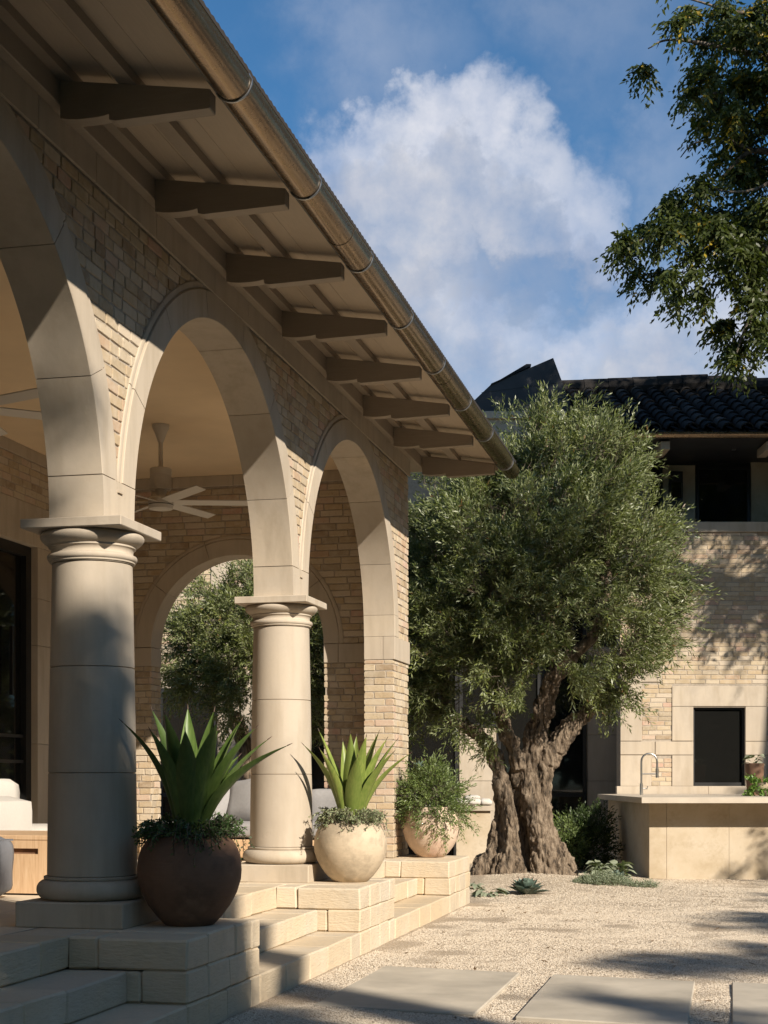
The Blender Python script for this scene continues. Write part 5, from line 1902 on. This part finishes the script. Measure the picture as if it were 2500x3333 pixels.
# the second olive, seen through the arch at the end of the loggia
ol2 = thing('olive_tree', far(-1.7, 18.6, -ZC), 'second olive tree seen through the arch at the end of the loggia', 'tree')
k18 = 18.4/3250
def O2(px, py, dd=0.0): return far((px-829.5)*k18, 18.4+dd, (1680-py)*k18)
ST2 = [([O2(560, 1885), O2(556, 1800), O2(545, 1700), O2(530, 1620), O2(505, 1540)], [.20, .15, .13, .11, .08]),
       ([O2(575, 1885, .1), O2(575, 1780, .1), O2(590, 1690, .1), O2(620, 1600, .1)], [.18, .13, .11, .08]),
       ([O2(545, 1700), O2(560, 1600, .1), O2(570, 1480, .1)], [.10, .08, .06])]
co, F = rough_tubes(ST2, .025, .022, 8.0)
build_raw('trunk', co, F, M['bark'], ol2)
g2 = np.random.default_rng(23)
def L2(px, py, dd, r, wt=1.0): return (O2(px, py, dd), r*k18, wt)
lob2 = [L2(560, 1230, 0, 60), L2(500, 1300, -.1, 60), L2(440, 1370, -.1, 55), L2(420, 1430, -.2, 50), L2(480, 1400, -.3, 70), L2(560, 1340, -.2, 90), L2(540, 1450, -.4, 70), L2(470, 1480, -.3, 45), L2(510, 1520, -.3, 40),
        L2(640, 1400, 0, 90), L2(680, 1500, 0, 80), L2(640, 1280, .1, 80), L2(540, 1560, -.3, 30), L2(700, 1360, 0, 60), L2(430, 1325, 0, 26), L2(400, 1470, -.1, 25)]
tufts(ol2, lob2, 260, 14, M['olive'], g2, (.062, .0135), (.16, .36), 19, None, 900, up=.15)

# ------------------------------------------------------------------ small plants
def shrub(name, base, lobes, n, mat, label, cat, g, **kw):
    t = thing(name, base, label, cat)
    crown(t, lobes, n, mat, g, name='foliage', **kw)
    return t
g3 = np.random.default_rng(31)
pc = Vector((-2.70, 13.64, ZT+.50))
kp = 13.9/3250
def PP3(px, py, dd=0.0):
    v = RGT*((px-829.5)*kp) + FWD*(13.9+dd); return Vector((v.x, v.y, ZC+(1680-py)*kp))
lb3 = [(PP3(920, 1690), 40*kp, 1), (PP3(950, 1705, -.05), 42*kp, 1), (PP3(895, 1715, -.05), 34*kp, 1), (PP3(930, 1735, -.12), 48*kp, 1), (PP3(970, 1735, 0), 34*kp, 1), (PP3(935, 1665, 0), 24*kp, 1), (PP3(945, 1770, -.2), 30*kp, .7), (PP3(985, 1760, -.05), 24*kp, .6), (PP3(900, 1750, -.12), 28*kp, .8)]
t = shrub('pot_shrub', pc, lb3, 800, M['potbush'], 'leafy green shrub spilling over the pink clay pot', 'shrub', g3, leaf=(.034, .011), spl=(.06, .13), nleaf=12, up=.15, inner=.3, twig_frac=.8)
B, A, LN = [], [], []
for (x0, y0), (x1, y1), dd in (((930, 1670), (936, 1638), 0), ((950, 1672), (958, 1640), 0), ((985, 1700), (1030, 1680), 0), ((990, 1705), (1025, 1697), 0), ((985, 1740), (1030, 1745), -.05), ((990, 1755), (1034, 1790), -.05), ((990, 1770), (1000, 1815), -.1), ((950, 1785), (962, 1835), -.24), ((940, 1780), (930, 1828), -.26), ((890, 1730), (862, 1745), -.05), ((885, 1705), (860, 1690), 0), ((890, 1690), (866, 1668), 0), ((905, 1770), (897, 1800), -.24), ((1000, 1770), (1026, 1800), 0)):
    for r_ in range(3):
        p, q = PP3(x0+random.uniform(-5, 5), y0+random.uniform(-4, 4), dd), PP3(x1+random.uniform(-7, 7), y1+random.uniform(-6, 6), dd+random.uniform(-.03, .03))
        B.append(p); A.append(q-p); LN.append((q-p).length)
V, F, T = spray_leaves(np.array(B), np.array(A), np.array(LN), 14, .032, .010, g=g3, spread=.7)
fast_mesh('shoots', V, F, M['potbush'], t, tone=T, kind='stuff')
# a grey succulent rosette among the shrub's leaves
ros = thing('pale_succulent', PP3(905, 1655, -.05), 'pale grey succulent sprig poking out above the pot shrub', 'succulent')
for k in range(9):
    a = k*2.4
    b = PP3(903, 1663, -.06)
    tip = b + RGT*.055*math.cos(a) + FWD*.05*math.sin(a) + Vector((0, 0, .05+.02*(k % 3)))
    agave_leaf(b, tip, (0, 0, .008), .030, RGT*math.sin(a)-FWD*math.cos(a), ros, M['agave_blue'], .006, .55, 6)

def trailing(name, centre, rr, zr, sprigs, mat, label, g, rot=0):
    """mat of trailing succulent stems over a pot's rim"""
    t = thing(name, centre, label, 'trailing plant')
    B, A, LN = [], [], []
    st = MB()
    Pl, Dl = [], []
    c = Vector(centre)
    for k in range(sprigs):
        a = g.random()*6.283
        r0 = rr*(.35+.6*g.random())
        p = c + Vector((math.cos(a)*r0, math.sin(a)*r0, .005))
        out = Vector((math.cos(a), math.sin(a), 0))
        hang = g.random()**2.2
        L = .05 + .07*g.random() + .10*hang
        lift = .02 + .07*g.random()**1.5
        pts = []
        for j in range(7):
            q = j/6
            zz = math.sin(min(q*2.6, 1.57))*lift*(1+g.random()*.3) - max(q-.45, 0)**1.3*L*1.6*(hang+.1)
            pts.append(p + out*(q*L*(1.0-.45*hang*q)) + Vector((g.normal()*.006, g.normal()*.006, zz)))
        st.tube(pts, .002, 4, cap=False)
        for j in range(22):
            q = j/21*5.99
            i0 = int(q); f = q-i0
            pp = pts[i0].lerp(pts[i0+1], f)
            dd = (pts[i0+1]-pts[i0]).normalized()
            Pl.append(pp); rad = Vector(g.normal(0, 1, 3)); rad -= dd*rad.dot(dd); rad.normalize()
            Dl.append(rad*.8+dd*.6)
    P = np.array(Pl); D = unit(np.array(Dl)); S = unit(np.cross(D, g.normal(0, 1, D.shape)))
    n = len(P)
    V, F = leaf_arrays(P, D, S, .016+.010*g.random(n), .007+.004*g.random(n), .25)
    tn = np.repeat(g.random(n)*.94, 4)
    fast_mesh('foliage', V, F, mat, t, tone=tn)
    st.build('stems', M['twig'], t)
    return t
trailing('trailing_sedum', (-2.62, 7.06, ZT+.435), .20, 0, 240, M['sedum'], 'dark green trailing sedum over the rim of the dark brown pot', np.random.default_rng(4))
trailing('trailing_sedum', (-2.605, 10.24, ZT+.412), .19, 0, 220, M['sedum_pale'], 'pale grey green trailing sedum over the rim of the cream pot', np.random.default_rng(5))

# rosettes and sage at the olive's foot
def rosette(name, base, R0, nl, mat, label, width, group=None, flat=.5, seed=0):
    t = thing(name, base, label, 'succulent', group)
    rr = random.Random(seed)
    b = Vector(base)
    for k in range(nl):
        a = k*2.39996
        f = k/nl                       # outer leaves first
        el = R(12 + 70*f*(1-flat*.15)) + rr.uniform(-.08, .08)
        L = R0*(1.0-.38*f)*rr.uniform(.92, 1.08)
        o = Vector((math.cos(a), math.sin(a), 0))
        st = b + o*.02*(1-f) + Vector((0, 0, .02+.03*f))
        tip = st + o*L*math.cos(el) + Vector((0, 0, L*math.sin(el)))
        agave_leaf(st, tip, Vector((0, 0, L*.05)) + o*L*.06, width*rr.uniform(.9, 1.1), o.cross(Vector((0, 0, 1))), t, mat, .012, .58, 7, .3)
    return t
def gp(px, py):
    d = 3250*(ZC-.05)/(py-1680); v = RGT*((px-829.5)/3250*d) + FWD*d
    return (v.x, v.y, ground_z(v.x, v.y)-.012)
rosette('agave_rosette', gp(1137, 1921), .205, 34, M['agave_blue'], 'blue green artichoke agave rosette in front of the olive trunk', .105, seed=1)
def sage(name, base, n, L, label, seed, mat='sage', lw=.45, up=.6):
    t = thing(name, base, label, 'plant')
    g = np.random.default_rng(seed)
    P, D, S, LL = [], [], [], []
    b = np.array(base)
    for k in range(n):
        a = g.random()*6.283
        r = L*.6*math.sqrt(g.random())
        el = .15 + up*g.random()
        o = np.array([math.cos(a), math.sin(a), 0])
        P.append(b + o*r*.5 + np.array([0, 0, .02+L*.8*g.random()*up]))
        D.append(o*math.cos(el) + np.array([0, 0, math.sin(el)])); LL.append(L*(.5+.4*g.random()))
        S.append(np.cross(D[-1], [0, 0, 1]) + g.normal(0, .35, 3))
    P, D, S, LL = np.array(P), unit(np.array(D)), unit(np.array(S)), np.array(LL)
    # each leaf in three segments that arch over
    V, Fc, T = [], [], []
    for i in range(n):
        w_ = LL[i]*lw
        pts = [P[i] + D[i]*LL[i]*q + np.array([0, 0, -.55*LL[i]*q*q]) for q in (0, .3, .65, 1)]
        for q, p in zip((.25, .95, .8, .05), pts):
            V += [p + S[i]*w_*.5*q + np.array([0, 0, .10*w_*q]), p, p - S[i]*w_*.5*q + np.array([0, 0, .10*w_*q])]
        n0 = i*12
        for j in range(3):
            Fc += [(n0+j*3, n0+j*3+1, n0+j*3+4, n0+j*3+3), (n0+j*3+1, n0+j*3+2, n0+j*3+5, n0+j*3+4)]
        T += [g.random()*.94]*12
    fast_mesh('leaves', np.array(V), np.array(Fc), M[mat], t, tone=np.array(T), smooth=True)
    return t
sage('sage_plant', gp(1294, 1897), 46, .20, 'grey green sage clump between the olive trunk and the counter', 3, up=.95)
sage('sage_plant', gp(1336, 1895), 46, .21, 'taller grey green sage clump against the counter end', 4, up=.95)
sage('sage_plant', gp(1056, 1925), 20, .21, 'flat green leafy plant beside the end of the steps', 5, lw=.38, up=.35)
sage('sage_plant', gp(1026, 1912), 10, .16, 'small grey leafy plant half hidden by the end of the stone steps', 6, up=.4)
def mound(name, base, rx, ry, h, n, mat, label, seed):
    t = thing(name, base, label, 'ground cover')
    g = np.random.default_rng(seed)
    a = g.random(n)*6.283; r = np.sqrt(g.random(n))
    x = r*np.cos(a); y = r*np.sin(a)
    B = np.array(base) + np.stack([x*rx, y*ry, h*(1-r**2)*g.random(n)+.005], 1)
    A = np.stack([x*.6, y*.6, .6+.4*g.random(n)], 1) + g.normal(0, .3, (n, 3))
    V, F, T = spray_leaves(B, A, .03+.04*g.random(n), 9, .016, .008, g=g, spread=.9)
    fast_mesh('foliage', V, F, M[mat], t, tone=T)
mound('sedum_mound', gp(1302, 1906), .30, .16, .12, 900, 'sage', 'low pale green sedum mound on the gravel below the sage', 8)
mound('sedum_sprig', gp(1390, 1909), .15, .07, .05, 160, 'sage', 'thin sprig of ground cover beside the counter', 9)
rosette('agave_rosette', gp(1332, 1899), .14, 14, M['agave_blue'], 'small pale blue agave tucked below the sage by the counter', .06, seed=2)

# dark shrubs between tree and counter
kb = 19.3/3250
def BP(px, py, dd=0.0): return far((px-829.5)*kb, 19.3+dd, (1680-py)*kb)
g4 = np.random.default_rng(41)
shrub('dark_shrub', BP(1262, 1868), [(BP(1250, 1795), 30*kb, 1), (BP(1270, 1825, -.1), 40*kb, 1), (BP(1290, 1785, .1), 32*kb, 1), (BP(1230, 1840, -.1), 30*kb, 1), (BP(1290, 1840, -.1), 34*kb, 1)], 620, M['bush'], 'dark green shrub in the shade between olive trunk and counter', 'shrub', g4, leaf=(.045, .016), spl=(.1, .22), nleaf=13)
shrub('bright_shrub', BP(1218, 1862, -.3), [(BP(1215, 1800, -.3), 22*kb, 1), (BP(1222, 1830, -.35), 24*kb, 1), (BP(1212, 1850, -.3), 20*kb, 1)], 170, M['potbush'], 'bright green shrub just behind the right side of the olive trunk', 'shrub', g4, leaf=(.045, .018), spl=(.1, .2), nleaf=11)

# plants on the counter
kc = 18.2/3250
def CP(px, py, dd=0.0): return far((px-829.5)*kc, 18.2+dd, (1680-py)*kc)
pb = CP(1651, 1722)
bz = ZC-.222
p1 = thing('bowl_planter', (pb.x, pb.y, bz), 'small pale bowl planter on the counter at the right edge', 'planter')
MB().lathe([(.05, .001), (.09, .02), (.125, .07), (.137, .12), (.135, .16), (.125, .165), (.115, .15)], (pb.x, pb.y, bz), 36).build('bowl', M['pot_cream'], p1, smooth=50)
iv = thing('trailing_ivy', (pb.x, pb.y, bz+.16), 'bright green ivy trailing from the bowl on the counter', 'ivy')
g5 = np.random.default_rng(51)
B, A, LN = [], [], []
for k in range(46):
    a = g5.random()*6.283
    o = RGT*math.cos(a) + FWD*math.sin(a)
    B.append(Vector((pb.x, pb.y, bz+.15)) + o*.09); A.append(o*.8 + Vector((0, 0, .4+.3*g5.random()))); LN.append(.10+.06*g5.random())
for x0, y0, x1, y1, dd in ((1632, 1692, 1612, 1716, -.1), (1630, 1695, 1606, 1720, -.05), (1640, 1700, 1640, 1722, -.16), (1655, 1700, 1660, 1718, -.17), (1626, 1696, 1618, 1720, -.1)):
    for r_ in range(4):
        p, q = CP(x0+g5.normal()*3, y0+g5.normal()*2, dd), CP(x1+g5.normal()*4, min(y1, 1720)+g5.normal()*1.5, dd)
        B.append(p); A.append(q-p); LN.append((q-p).length)
V, F, T = spray_leaves(np.array(B), np.array(A), np.array(LN), 10, .036, .030, g=g5, spread=.9)
fast_mesh('foliage', V, F, M['ivy'], iv, tone=T)
pt = CP(1663, 1712, .75)
p2 = thing('tall_planter', (pt.x, pt.y, bz), 'brown tapered planter behind the ivy bowl at the right edge', 'planter')
MB().lathe([(.085, .001), (.10, .10), (.115, .30), (.118, .40), (.112, .405), (.10, .39), (.098, .36)], (pt.x, pt.y, bz), 36).build('planter_body', M['pot_brown'], p2, smooth=50)
sage('potted_succulent', (pt.x, pt.y, bz+.36), 16, .17, 'drooping grey leaves of a plant in the brown planter', 12, lw=.5, up=.9)

# ------------------------------------------------------------------ big pecan trees on the right
SV = np.array(SUN)
SR_, SD_, SZ_ = SUN.dot(RGT), SUN.dot(FWD), SUN.z
def frame_of(q):
    v = q - np.array([0, 0, ZC])
    return v @ np.array(RGT), v @ np.array(FWD), v[:, 2]

def compound(parent, B, A, g, name='crown', ll=.085, lw=.022, n=11, mat='pecan'):
    """drooping pinnate leaves: leaflets hang either side of each stalk"""
    m = len(B)
    A = unit(A)
    LEN = .22+.14*g.random(m)
    t = (np.arange(n)+1.0)/n
    side = unit(np.cross(A, np.array([[0, 0, 1.]]))+1e-6)
    P = B[:, None] + A[:, None]*(LEN[:, None]*t)[..., None] + np.array([0, 0, -1.])*((LEN[:, None]*t**2)*.55)[..., None]
    sg = np.where(np.arange(n) % 2 == 0, 1., -1.)
    D = unit(side[:, None]*sg[None, :, None]*.75 + A[:, None]*.55 + np.array([0, 0, -.5]) + g.normal(0, .25, P.shape))
    S = unit(np.cross(D, g.normal(0, 1, D.shape)))
    k = m*n
    V, F = leaf_arrays(P.reshape(-1, 3), D.reshape(-1, 3), S.reshape(-1, 3), ll*(.7+.6*g.random(k)), lw*(.8+.4*g.random(k)), .12, .12)
    tn = g.random((m, 1))*.6 + g.random((m, n))*.34
    yel = g.random((m, 1)) < np.where(B[:, 2:3] > 7.6, .14, .035)
    tn = np.where(yel, .985, tn)
    return fast_mesh(name, V, F, M[mat], parent, tone=np.repeat(tn.reshape(-1), 4))

def limb(parent, pts, rad, name='branch', mat='pecan_bark', wob=.06):
    P, Q = [], []
    for i in range(len(pts)-1):
        for k in range(6):
            t = k/6
            p0 = Vector(pts[max(i-1, 0)]); p1 = Vector(pts[i]); p2 = Vector(pts[i+1]); p3 = Vector(pts[min(i+2, len(pts)-1)])
            q = .5*((2*p1)+(p2-p0)*t+(2*p0-5*p1+4*p2-p3)*t*t+(3*p1-p0-3*p2+p3)*t**3)
            P.append(q + Vector((noise.noise(q*1.7), noise.noise(q*1.7+Vector((9, 0, 0))), noise.noise(q*1.7+Vector((0, 7, 0)))))*wob)
            Q.append(rad[i]+(rad[i+1]-rad[i])*t)
    P.append(Vector(pts[-1])); Q.append(rad[-1])
    MB().tube(P, Q, 8).build(name, M[mat], parent, smooth=80)

# tree whose branches hang into the upper right of the view; d 16.5 m
peca = thing('pecan_tree', far(11.2, 13.2, -ZC), 'tall pecan tree whose leafy branches hang into the upper right', 'tree')
limb(peca, [far(11.2, 13.2, -ZC-.2), far(11.2, 13.2, 2), far(11.1, 13.3, 5.0), far(11, 13.5, 8.5), far(10.8, 13.8, 11.5)], [.48, .38, .32, .24, .12], 'trunk')
DA = 16.8
ka = DA/3250
def AP(px, py, dd=0.0): return far((px-829.5)*ka, DA+dd, (1680-py)*ka)
limbs = [
    ([far(11.0, 13.4, 7.6), AP(2050, 560), AP(1880, 600), AP(1700, 560), AP(1580, 500), AP(1470, 500), AP(1380, 520)], [.16, .13, .10, .07, .045, .025, .010]),
    ([far(11.0, 13.5, 8.6), AP(1850, 400), AP(1720, 350), AP(1630, 330), AP(1560, 380)], [.14, .09, .055, .03, .012]),
    ([far(10.9, 13.7, 10.0), AP(1850, 160), AP(1680, 130), AP(1560, 100), AP(1450, 85), AP(1400, 105)], [.13, .08, .045, .026, .015, .006]),
    ([AP(1700, 560), AP(1640, 660), AP(1600, 730), AP(1585, 780)], [.06, .03, .015, .006]),
    ([AP(1680, 130, .3), AP(1600, 180, .2), AP(1520, 210), AP(1480, 250)], [.04, .022, .012, .005]),
    ([AP(1580, 500), AP(1520, 560), AP(1470, 620), AP(1445, 660)], [.03, .018, .010, .005]),
    ([AP(1630, 330), AP(1560, 300), AP(1500, 310), AP(1470, 340)], [.03, .018, .010, .005]),
    ([AP(1680, 20), AP(1600, 25), AP(1520, 5), AP(1440, -10)], [.04, .022, .012, .006]),
    ([AP(1720, 350, -.2), AP(1640, 420, -.2), AP(1570, 430, -.2), AP(1490, 400, -.2)], [.035, .02, .012, .005]),
]
for pts, rad in limbs:
    limb(peca, pts, rad, 'branch', wob=.05)
# foliage masses: (px, py, radius px, number)
masses = [(1405, 120, 22, 16), (1450, 80, 28, 14), (1475, 40, 22, 8), (1530, 60, 40, 22), (1600, 40, 45, 34), (1640, 90, 40, 40), (1560, 130, 26, 10), (1500, 15, 30, 12), (1430, 5, 14, 5),
          (1500, 190, 34, 34), (1478, 235, 22, 16), (1540, 215, 32, 26), (1590, 190, 34, 30), (1640, 200, 40, 50), (1510, 270, 24, 14), (1560, 280, 36, 30), (1620, 290, 42, 50), (1655, 340, 45, 55),
          (1600, 365, 36, 34), (1550, 350, 26, 12), (1500, 415, 38, 34), (1460, 430, 34, 30), (1430, 450, 22, 10), (1560, 440, 45, 55), (1630, 430, 45, 65), (1400, 480, 30, 22), (1360, 510, 30, 30), (1335, 540, 20, 14), (1420, 520, 34, 36), (1480, 490, 40, 48),
          (1540, 520, 40, 50), (1600, 510, 45, 60), (1650, 520, 40, 55), (1380, 565, 24, 12), (1440, 570, 30, 26), (1490, 570, 26, 20), (1540, 590, 22, 12), (1430, 620, 22, 14), (1450, 660, 20, 14), (1480, 620, 20, 8), (1510, 630, 26, 16), (1520, 660, 14, 6),
          (1580, 590, 24, 14), (1640, 590, 30, 34), (1655, 640, 30, 40), (1615, 650, 26, 26), (1580, 690, 26, 28), (1555, 690, 18, 12), (1600, 740, 28, 30), (1580, 775, 20, 18), (1640, 710, 30, 36), (1655, 750, 18, 14), (1575, 560, 22, 12), (1560, 20, 40, 30), (1640, 10, 40, 40), (1580, 90, 40, 34), (1650, 150, 36, 44), (1610, 130, 30, 24), (1545, 165, 28, 18), (1600, 240, 40, 40), (1650, 260, 36, 40), (1640, 470, 40, 40), (1600, 560, 36, 30)]
g6 = np.random.default_rng(61)
B, A = [], []
for px, py, r_, n_ in masses:
    c = np.array(AP(px, py, random.uniform(-.5, .5)))
    for k in range(int(n_*1.45)):
        d = unit(g6.normal(0, 1, 3))
        p = c + d*np.array([1, 1.2, .9])*r_*ka*(g6.random()**.5)
        B.append(p); A.append(np.array([d[0], d[1], d[2]*.5]) + np.array(-RGT)*.35 + np.array([0, 0, -.25]) + g6.normal(0, .3, 3))
B, A = np.array(B), np.array(A)
compound(peca, B + unit(A)*-.15, A, g6, 'crown', .074, .033, 12)

# hidden part of the crown: outside the picture, throwing the shade seen on house and gravel
def far_crown():
    g = np.random.default_rng(71)
    B = []
    n = 0
    C = far(8.2, 14.5, 6.5)
    tries = g.random((9000, 3))*2-1
    for q in tries:
        if q @ q > 1: continue
        p = np.array(C) + (np.array(RGT)*q[0]*4.6 + np.array(FWD)*q[1]*6.0 + np.array([0, 0, 1])*q[2]*4.2)
        x, y, d = campx(p)
        if x < 1750: continue
        s, dd, z = [v[0] for v in frame_of(p[None])]
        # where this clump's shade falls on the house front
        t = (D0 - dd)/(-SD_)
        if t > 0:
            sh, zh = s - SR_*t, z - SZ_*t
            pr = .9
            if zh < 3.6 and zh > -1.2:
                pr = .0
                if sh > 4.25 - .35*(2.6-zh) and 2.0 < zh < 3.2 and noise.noise(Vector((sh*1.5, zh*1.5, 4))) > -.05: pr = .8
                if zh < 1.7 and zh > -.1: pr = .0
                if 3.0 < zh < 3.6: pr = .5 if noise.noise(Vector((sh*2.5, zh*2.5, 9))) > .1 else .0
            if zh < -.1:   # falls on counter or ground
                tg = (z + ZC)/SZ_
                xg, yg = s - SR_*tg, dd - SD_*tg
                pr = .7 if xg > 4.1 else .0
            # keep the olive in the sun
            to = (17.0 - dd)/(-SD_)
            so_, zo = s - SR_*to, z - SZ_*to
            if to > 0 and so_ < 3.9 and zo < 4.6 and zo > -1: pr = .5 if (so_ < 1.5 and zo < 3.0 and noise.noise(Vector((so_*1.4, zo*1.4, 6))) > .0) else 0
        else: pr = .5
        if g.random() < pr: B.append(p)
    return np.array(B)
PC = far_crown()
def clumps(P, g, per, r):
    k = np.repeat(P, per, axis=0)
    return k + g.normal(0, r, k.shape)
g7 = np.random.default_rng(72)
Q = clumps(PC, g7, 7, .16)
compound(peca, Q, g7.normal(0, 1, Q.shape), g7, 'outer_crown', .11, .040, 9)

# second tree, right of the camera, whose shade dapples the near column and the steps
pecb = thing('pecan_tree', (14.5, -6.2, 0), 'second pecan tree standing right of the picture, seen only by its shade', 'tree')
limb(pecb, [(14.5, -6.2, -.2), (14.4, -6.2, 3.0), (14.0, -5.8, 7), (13.2, -5, 11), (12.6, -4, 14)], [.55, .44, .36, .24, .10], 'trunk', wob=.1)
def shade_wanted(p):
    """how leafy the crown is at p: thick where it shades column and steps, open elsewhere"""
    tf = p[0] - (-2.9)
    yf, zf = p[1] + .83*tf, p[2] - .76*tf
    tg = p[2]/.76
    xg, yg = p[0]-tg, p[1]+.83*tg
    pr = 0.0
    if zf > .0:                      # lands on the arcade
        if ((yf-6.98)/.24)**2 + ((zf-1.36)/.28)**2 < 1 or ((yf-6.84)/.2)**2 + ((zf-.78)/.22)**2 < 1: pr = .0
        elif 6.55 < yf < 7.36:
            hole = noise.noise(Vector((yf*2.4, zf*2.6, 2)))
            lim = 1.18 if yf < 6.98 else .36
            if zf < lim: pr = .95 if hole > -.18 else .05
            elif zf < 2.15 and yf < 7.25: pr = -.16 if hole > -.1 else -.04
        elif abs(yf-5.72) < .45 and .05 < zf < .85: pr = .0
        elif yf <= 6.55:
            if zf < .95: pr = .9 if noise.noise(Vector((yf*2.0, zf*2.0, 8))) > -.12 else .03
            elif zf < 2.2 and yf < 6.45: pr = .6
            elif yf < 6.1 and zf < 3.5: pr = .7
    else:                            # lands on gravel or steps
        if xg < -.75 and yg < 6.42 + .12*noise.noise(Vector((xg*2, yg*2, 0))):
            pr = .95 if (xg > -2.2 or noise.noise(Vector((xg*2.0, yg*2.0, 1))) > -.02) else .03
        if xg < -2.2 and 6.45 <= yg < 7.2: pr = .35
        if xg >= -.75 and yg < 6.85: pr = .7 if noise.noise(Vector((xg*1.2, yg*2, 3))) > -.25 else 0
        if xg > -.9 and 7.2 < yg < 8.8: pr = .30 if noise.noise(Vector((xg*.45-yg*.38, (yg+.83*xg)*3.6, 7))) > .46 else 0
        if xg > -1.3 and 8.9 < yg < 17:
            edge = -1.0 + .75*abs(yg-9.4) if yg < 10.6 else -.05+.08*(yg-10.6)
            v = noise.noise(Vector((xg*.45-yg*.40, (yg+.83*xg)*2.6, 11)))
            if xg > edge and v > .14 - .08*(xg-edge): pr = -.30 if yg < 11 else .35
    return pr
def near_crown():
    g = np.random.default_rng(81)
    B, B2 = [], []
    tries = g.random((90000, 3))*2-1
    for q in tries:
        if q @ q > 1: continue
        p = np.array((12.2, -2.95, 11.1)) + q*np.array((6.6, 7.4, 4.4))
        x, y, d = campx(p)
        if d > 0 and x < 1760: continue
        w_ = shade_wanted(p)
        if g.random() < abs(w_): (B if w_ > 0 else B2).append(p)
    return np.array(B), np.array(B2)
PN, PT = near_crown()
g8 = np.random.default_rng(82)
Q = np.concatenate([clumps(PN, g8, 8, .10), clumps(PT, g8, 3, .05)])
compound(pecb, Q, g8.normal(0, 1, Q.shape), g8, 'crown', .12, .055, 10)
made = 0
for k in range(120):
    q = Vector(PN[int(g8.integers(len(PN)))])
    s0 = Vector((13.8, -5.6, 7.5+.5*(k % 8)))
    mid = s0.lerp(q, .5)+Vector((0, 0, .4))
    ok = [shade_wanted(np.array(s0.lerp(mid, t))) > .3 for t in (.2, .5, .8)] + [shade_wanted(np.array(mid.lerp(q, t))) > .3 for t in (.2, .5, .8, 1)]
    if sum(ok) >= 5:
        limb(pecb, [s0, mid, q], [.10, .06, .02], 'branch'); made += 1
    if made >= 6: break

# a few dry leaves blown on the gravel
g9 = np.random.default_rng(91)
n = 150
x = -2.2+3.4*g9.random(n); y = 6.5+9*g9.random(n)
P = np.stack([x, y, np.array([ground_z(a, b)+.012 for a, b in zip(x, y)])], 1)
a = g9.random(n)*6.28
D = np.stack([np.cos(a), np.sin(a), .15*g9.normal(0, 1, n)], 1); S = unit(np.cross(D, np.array([[0, 0, 1.]])) + g9.normal(0, .3, (n, 3)))
V, F = leaf_arrays(P, unit(D), S, .035+.03*g9.random(n), .012+.008*g9.random(n), .2)
M['dry'] = mat_leaf('dry_leaf', (.12, .07, .03), (.22, .13, .06), None, .2)
fast_mesh('dry_leaves', V, F, M['dry'], None, tone=np.repeat(g9.random(n)*.9, 4), kind='stuff')

# lawn and tree screen added out of view, to cut sky fill and bounce
lw = MB()
lw.add([(5.2, -200, .03), (200, -200, .03), (200, 12, .03), (5.2, 12, .03)], [(0, 1, 2, 3)])
lw.add([(-200, -200, .031), (5.195, -200, .031), (5.195, 3.2, .031), (-200, 3.2, .031)], [(0, 1, 2, 3)])
lw.build('added_lawn', M['added_lawn'], None, kind='structure', recalc=False)
g10 = np.random.default_rng(101)
n = 42000
side = g10.random(n)
t_ = g10.random(n)
hh = (1.2 + 6.3*g10.random(n)**.8)*np.where(side < .6, 1.0, 1.42)
X = np.where(side < .6, 12.5 + 2.2*g10.random(n), -9 + 34*t_)
Y = np.where(side < .6, -10 + 42*t_, -9.5 - 2.0*g10.random(n))
lump = np.array([noise.noise(Vector((a*.35, b*.35, 1))) for a, b in zip(X, Y)])
Z = hh*(.85+.4*lump)
P = np.stack([X, Y, Z], 1)
D = unit(g10.normal(0, 1, (n, 3))); S = unit(np.cross(D, g10.normal(0, 1, (n, 3))))
V, F = leaf_arrays(P, D, S, .55+.5*g10.random(n), .40+.3*g10.random(n), .2)
fast_mesh('added_wood_screen', V, F, M['bush'], None, tone=np.repeat(g10.random(n)*.9, 4), kind='stuff')
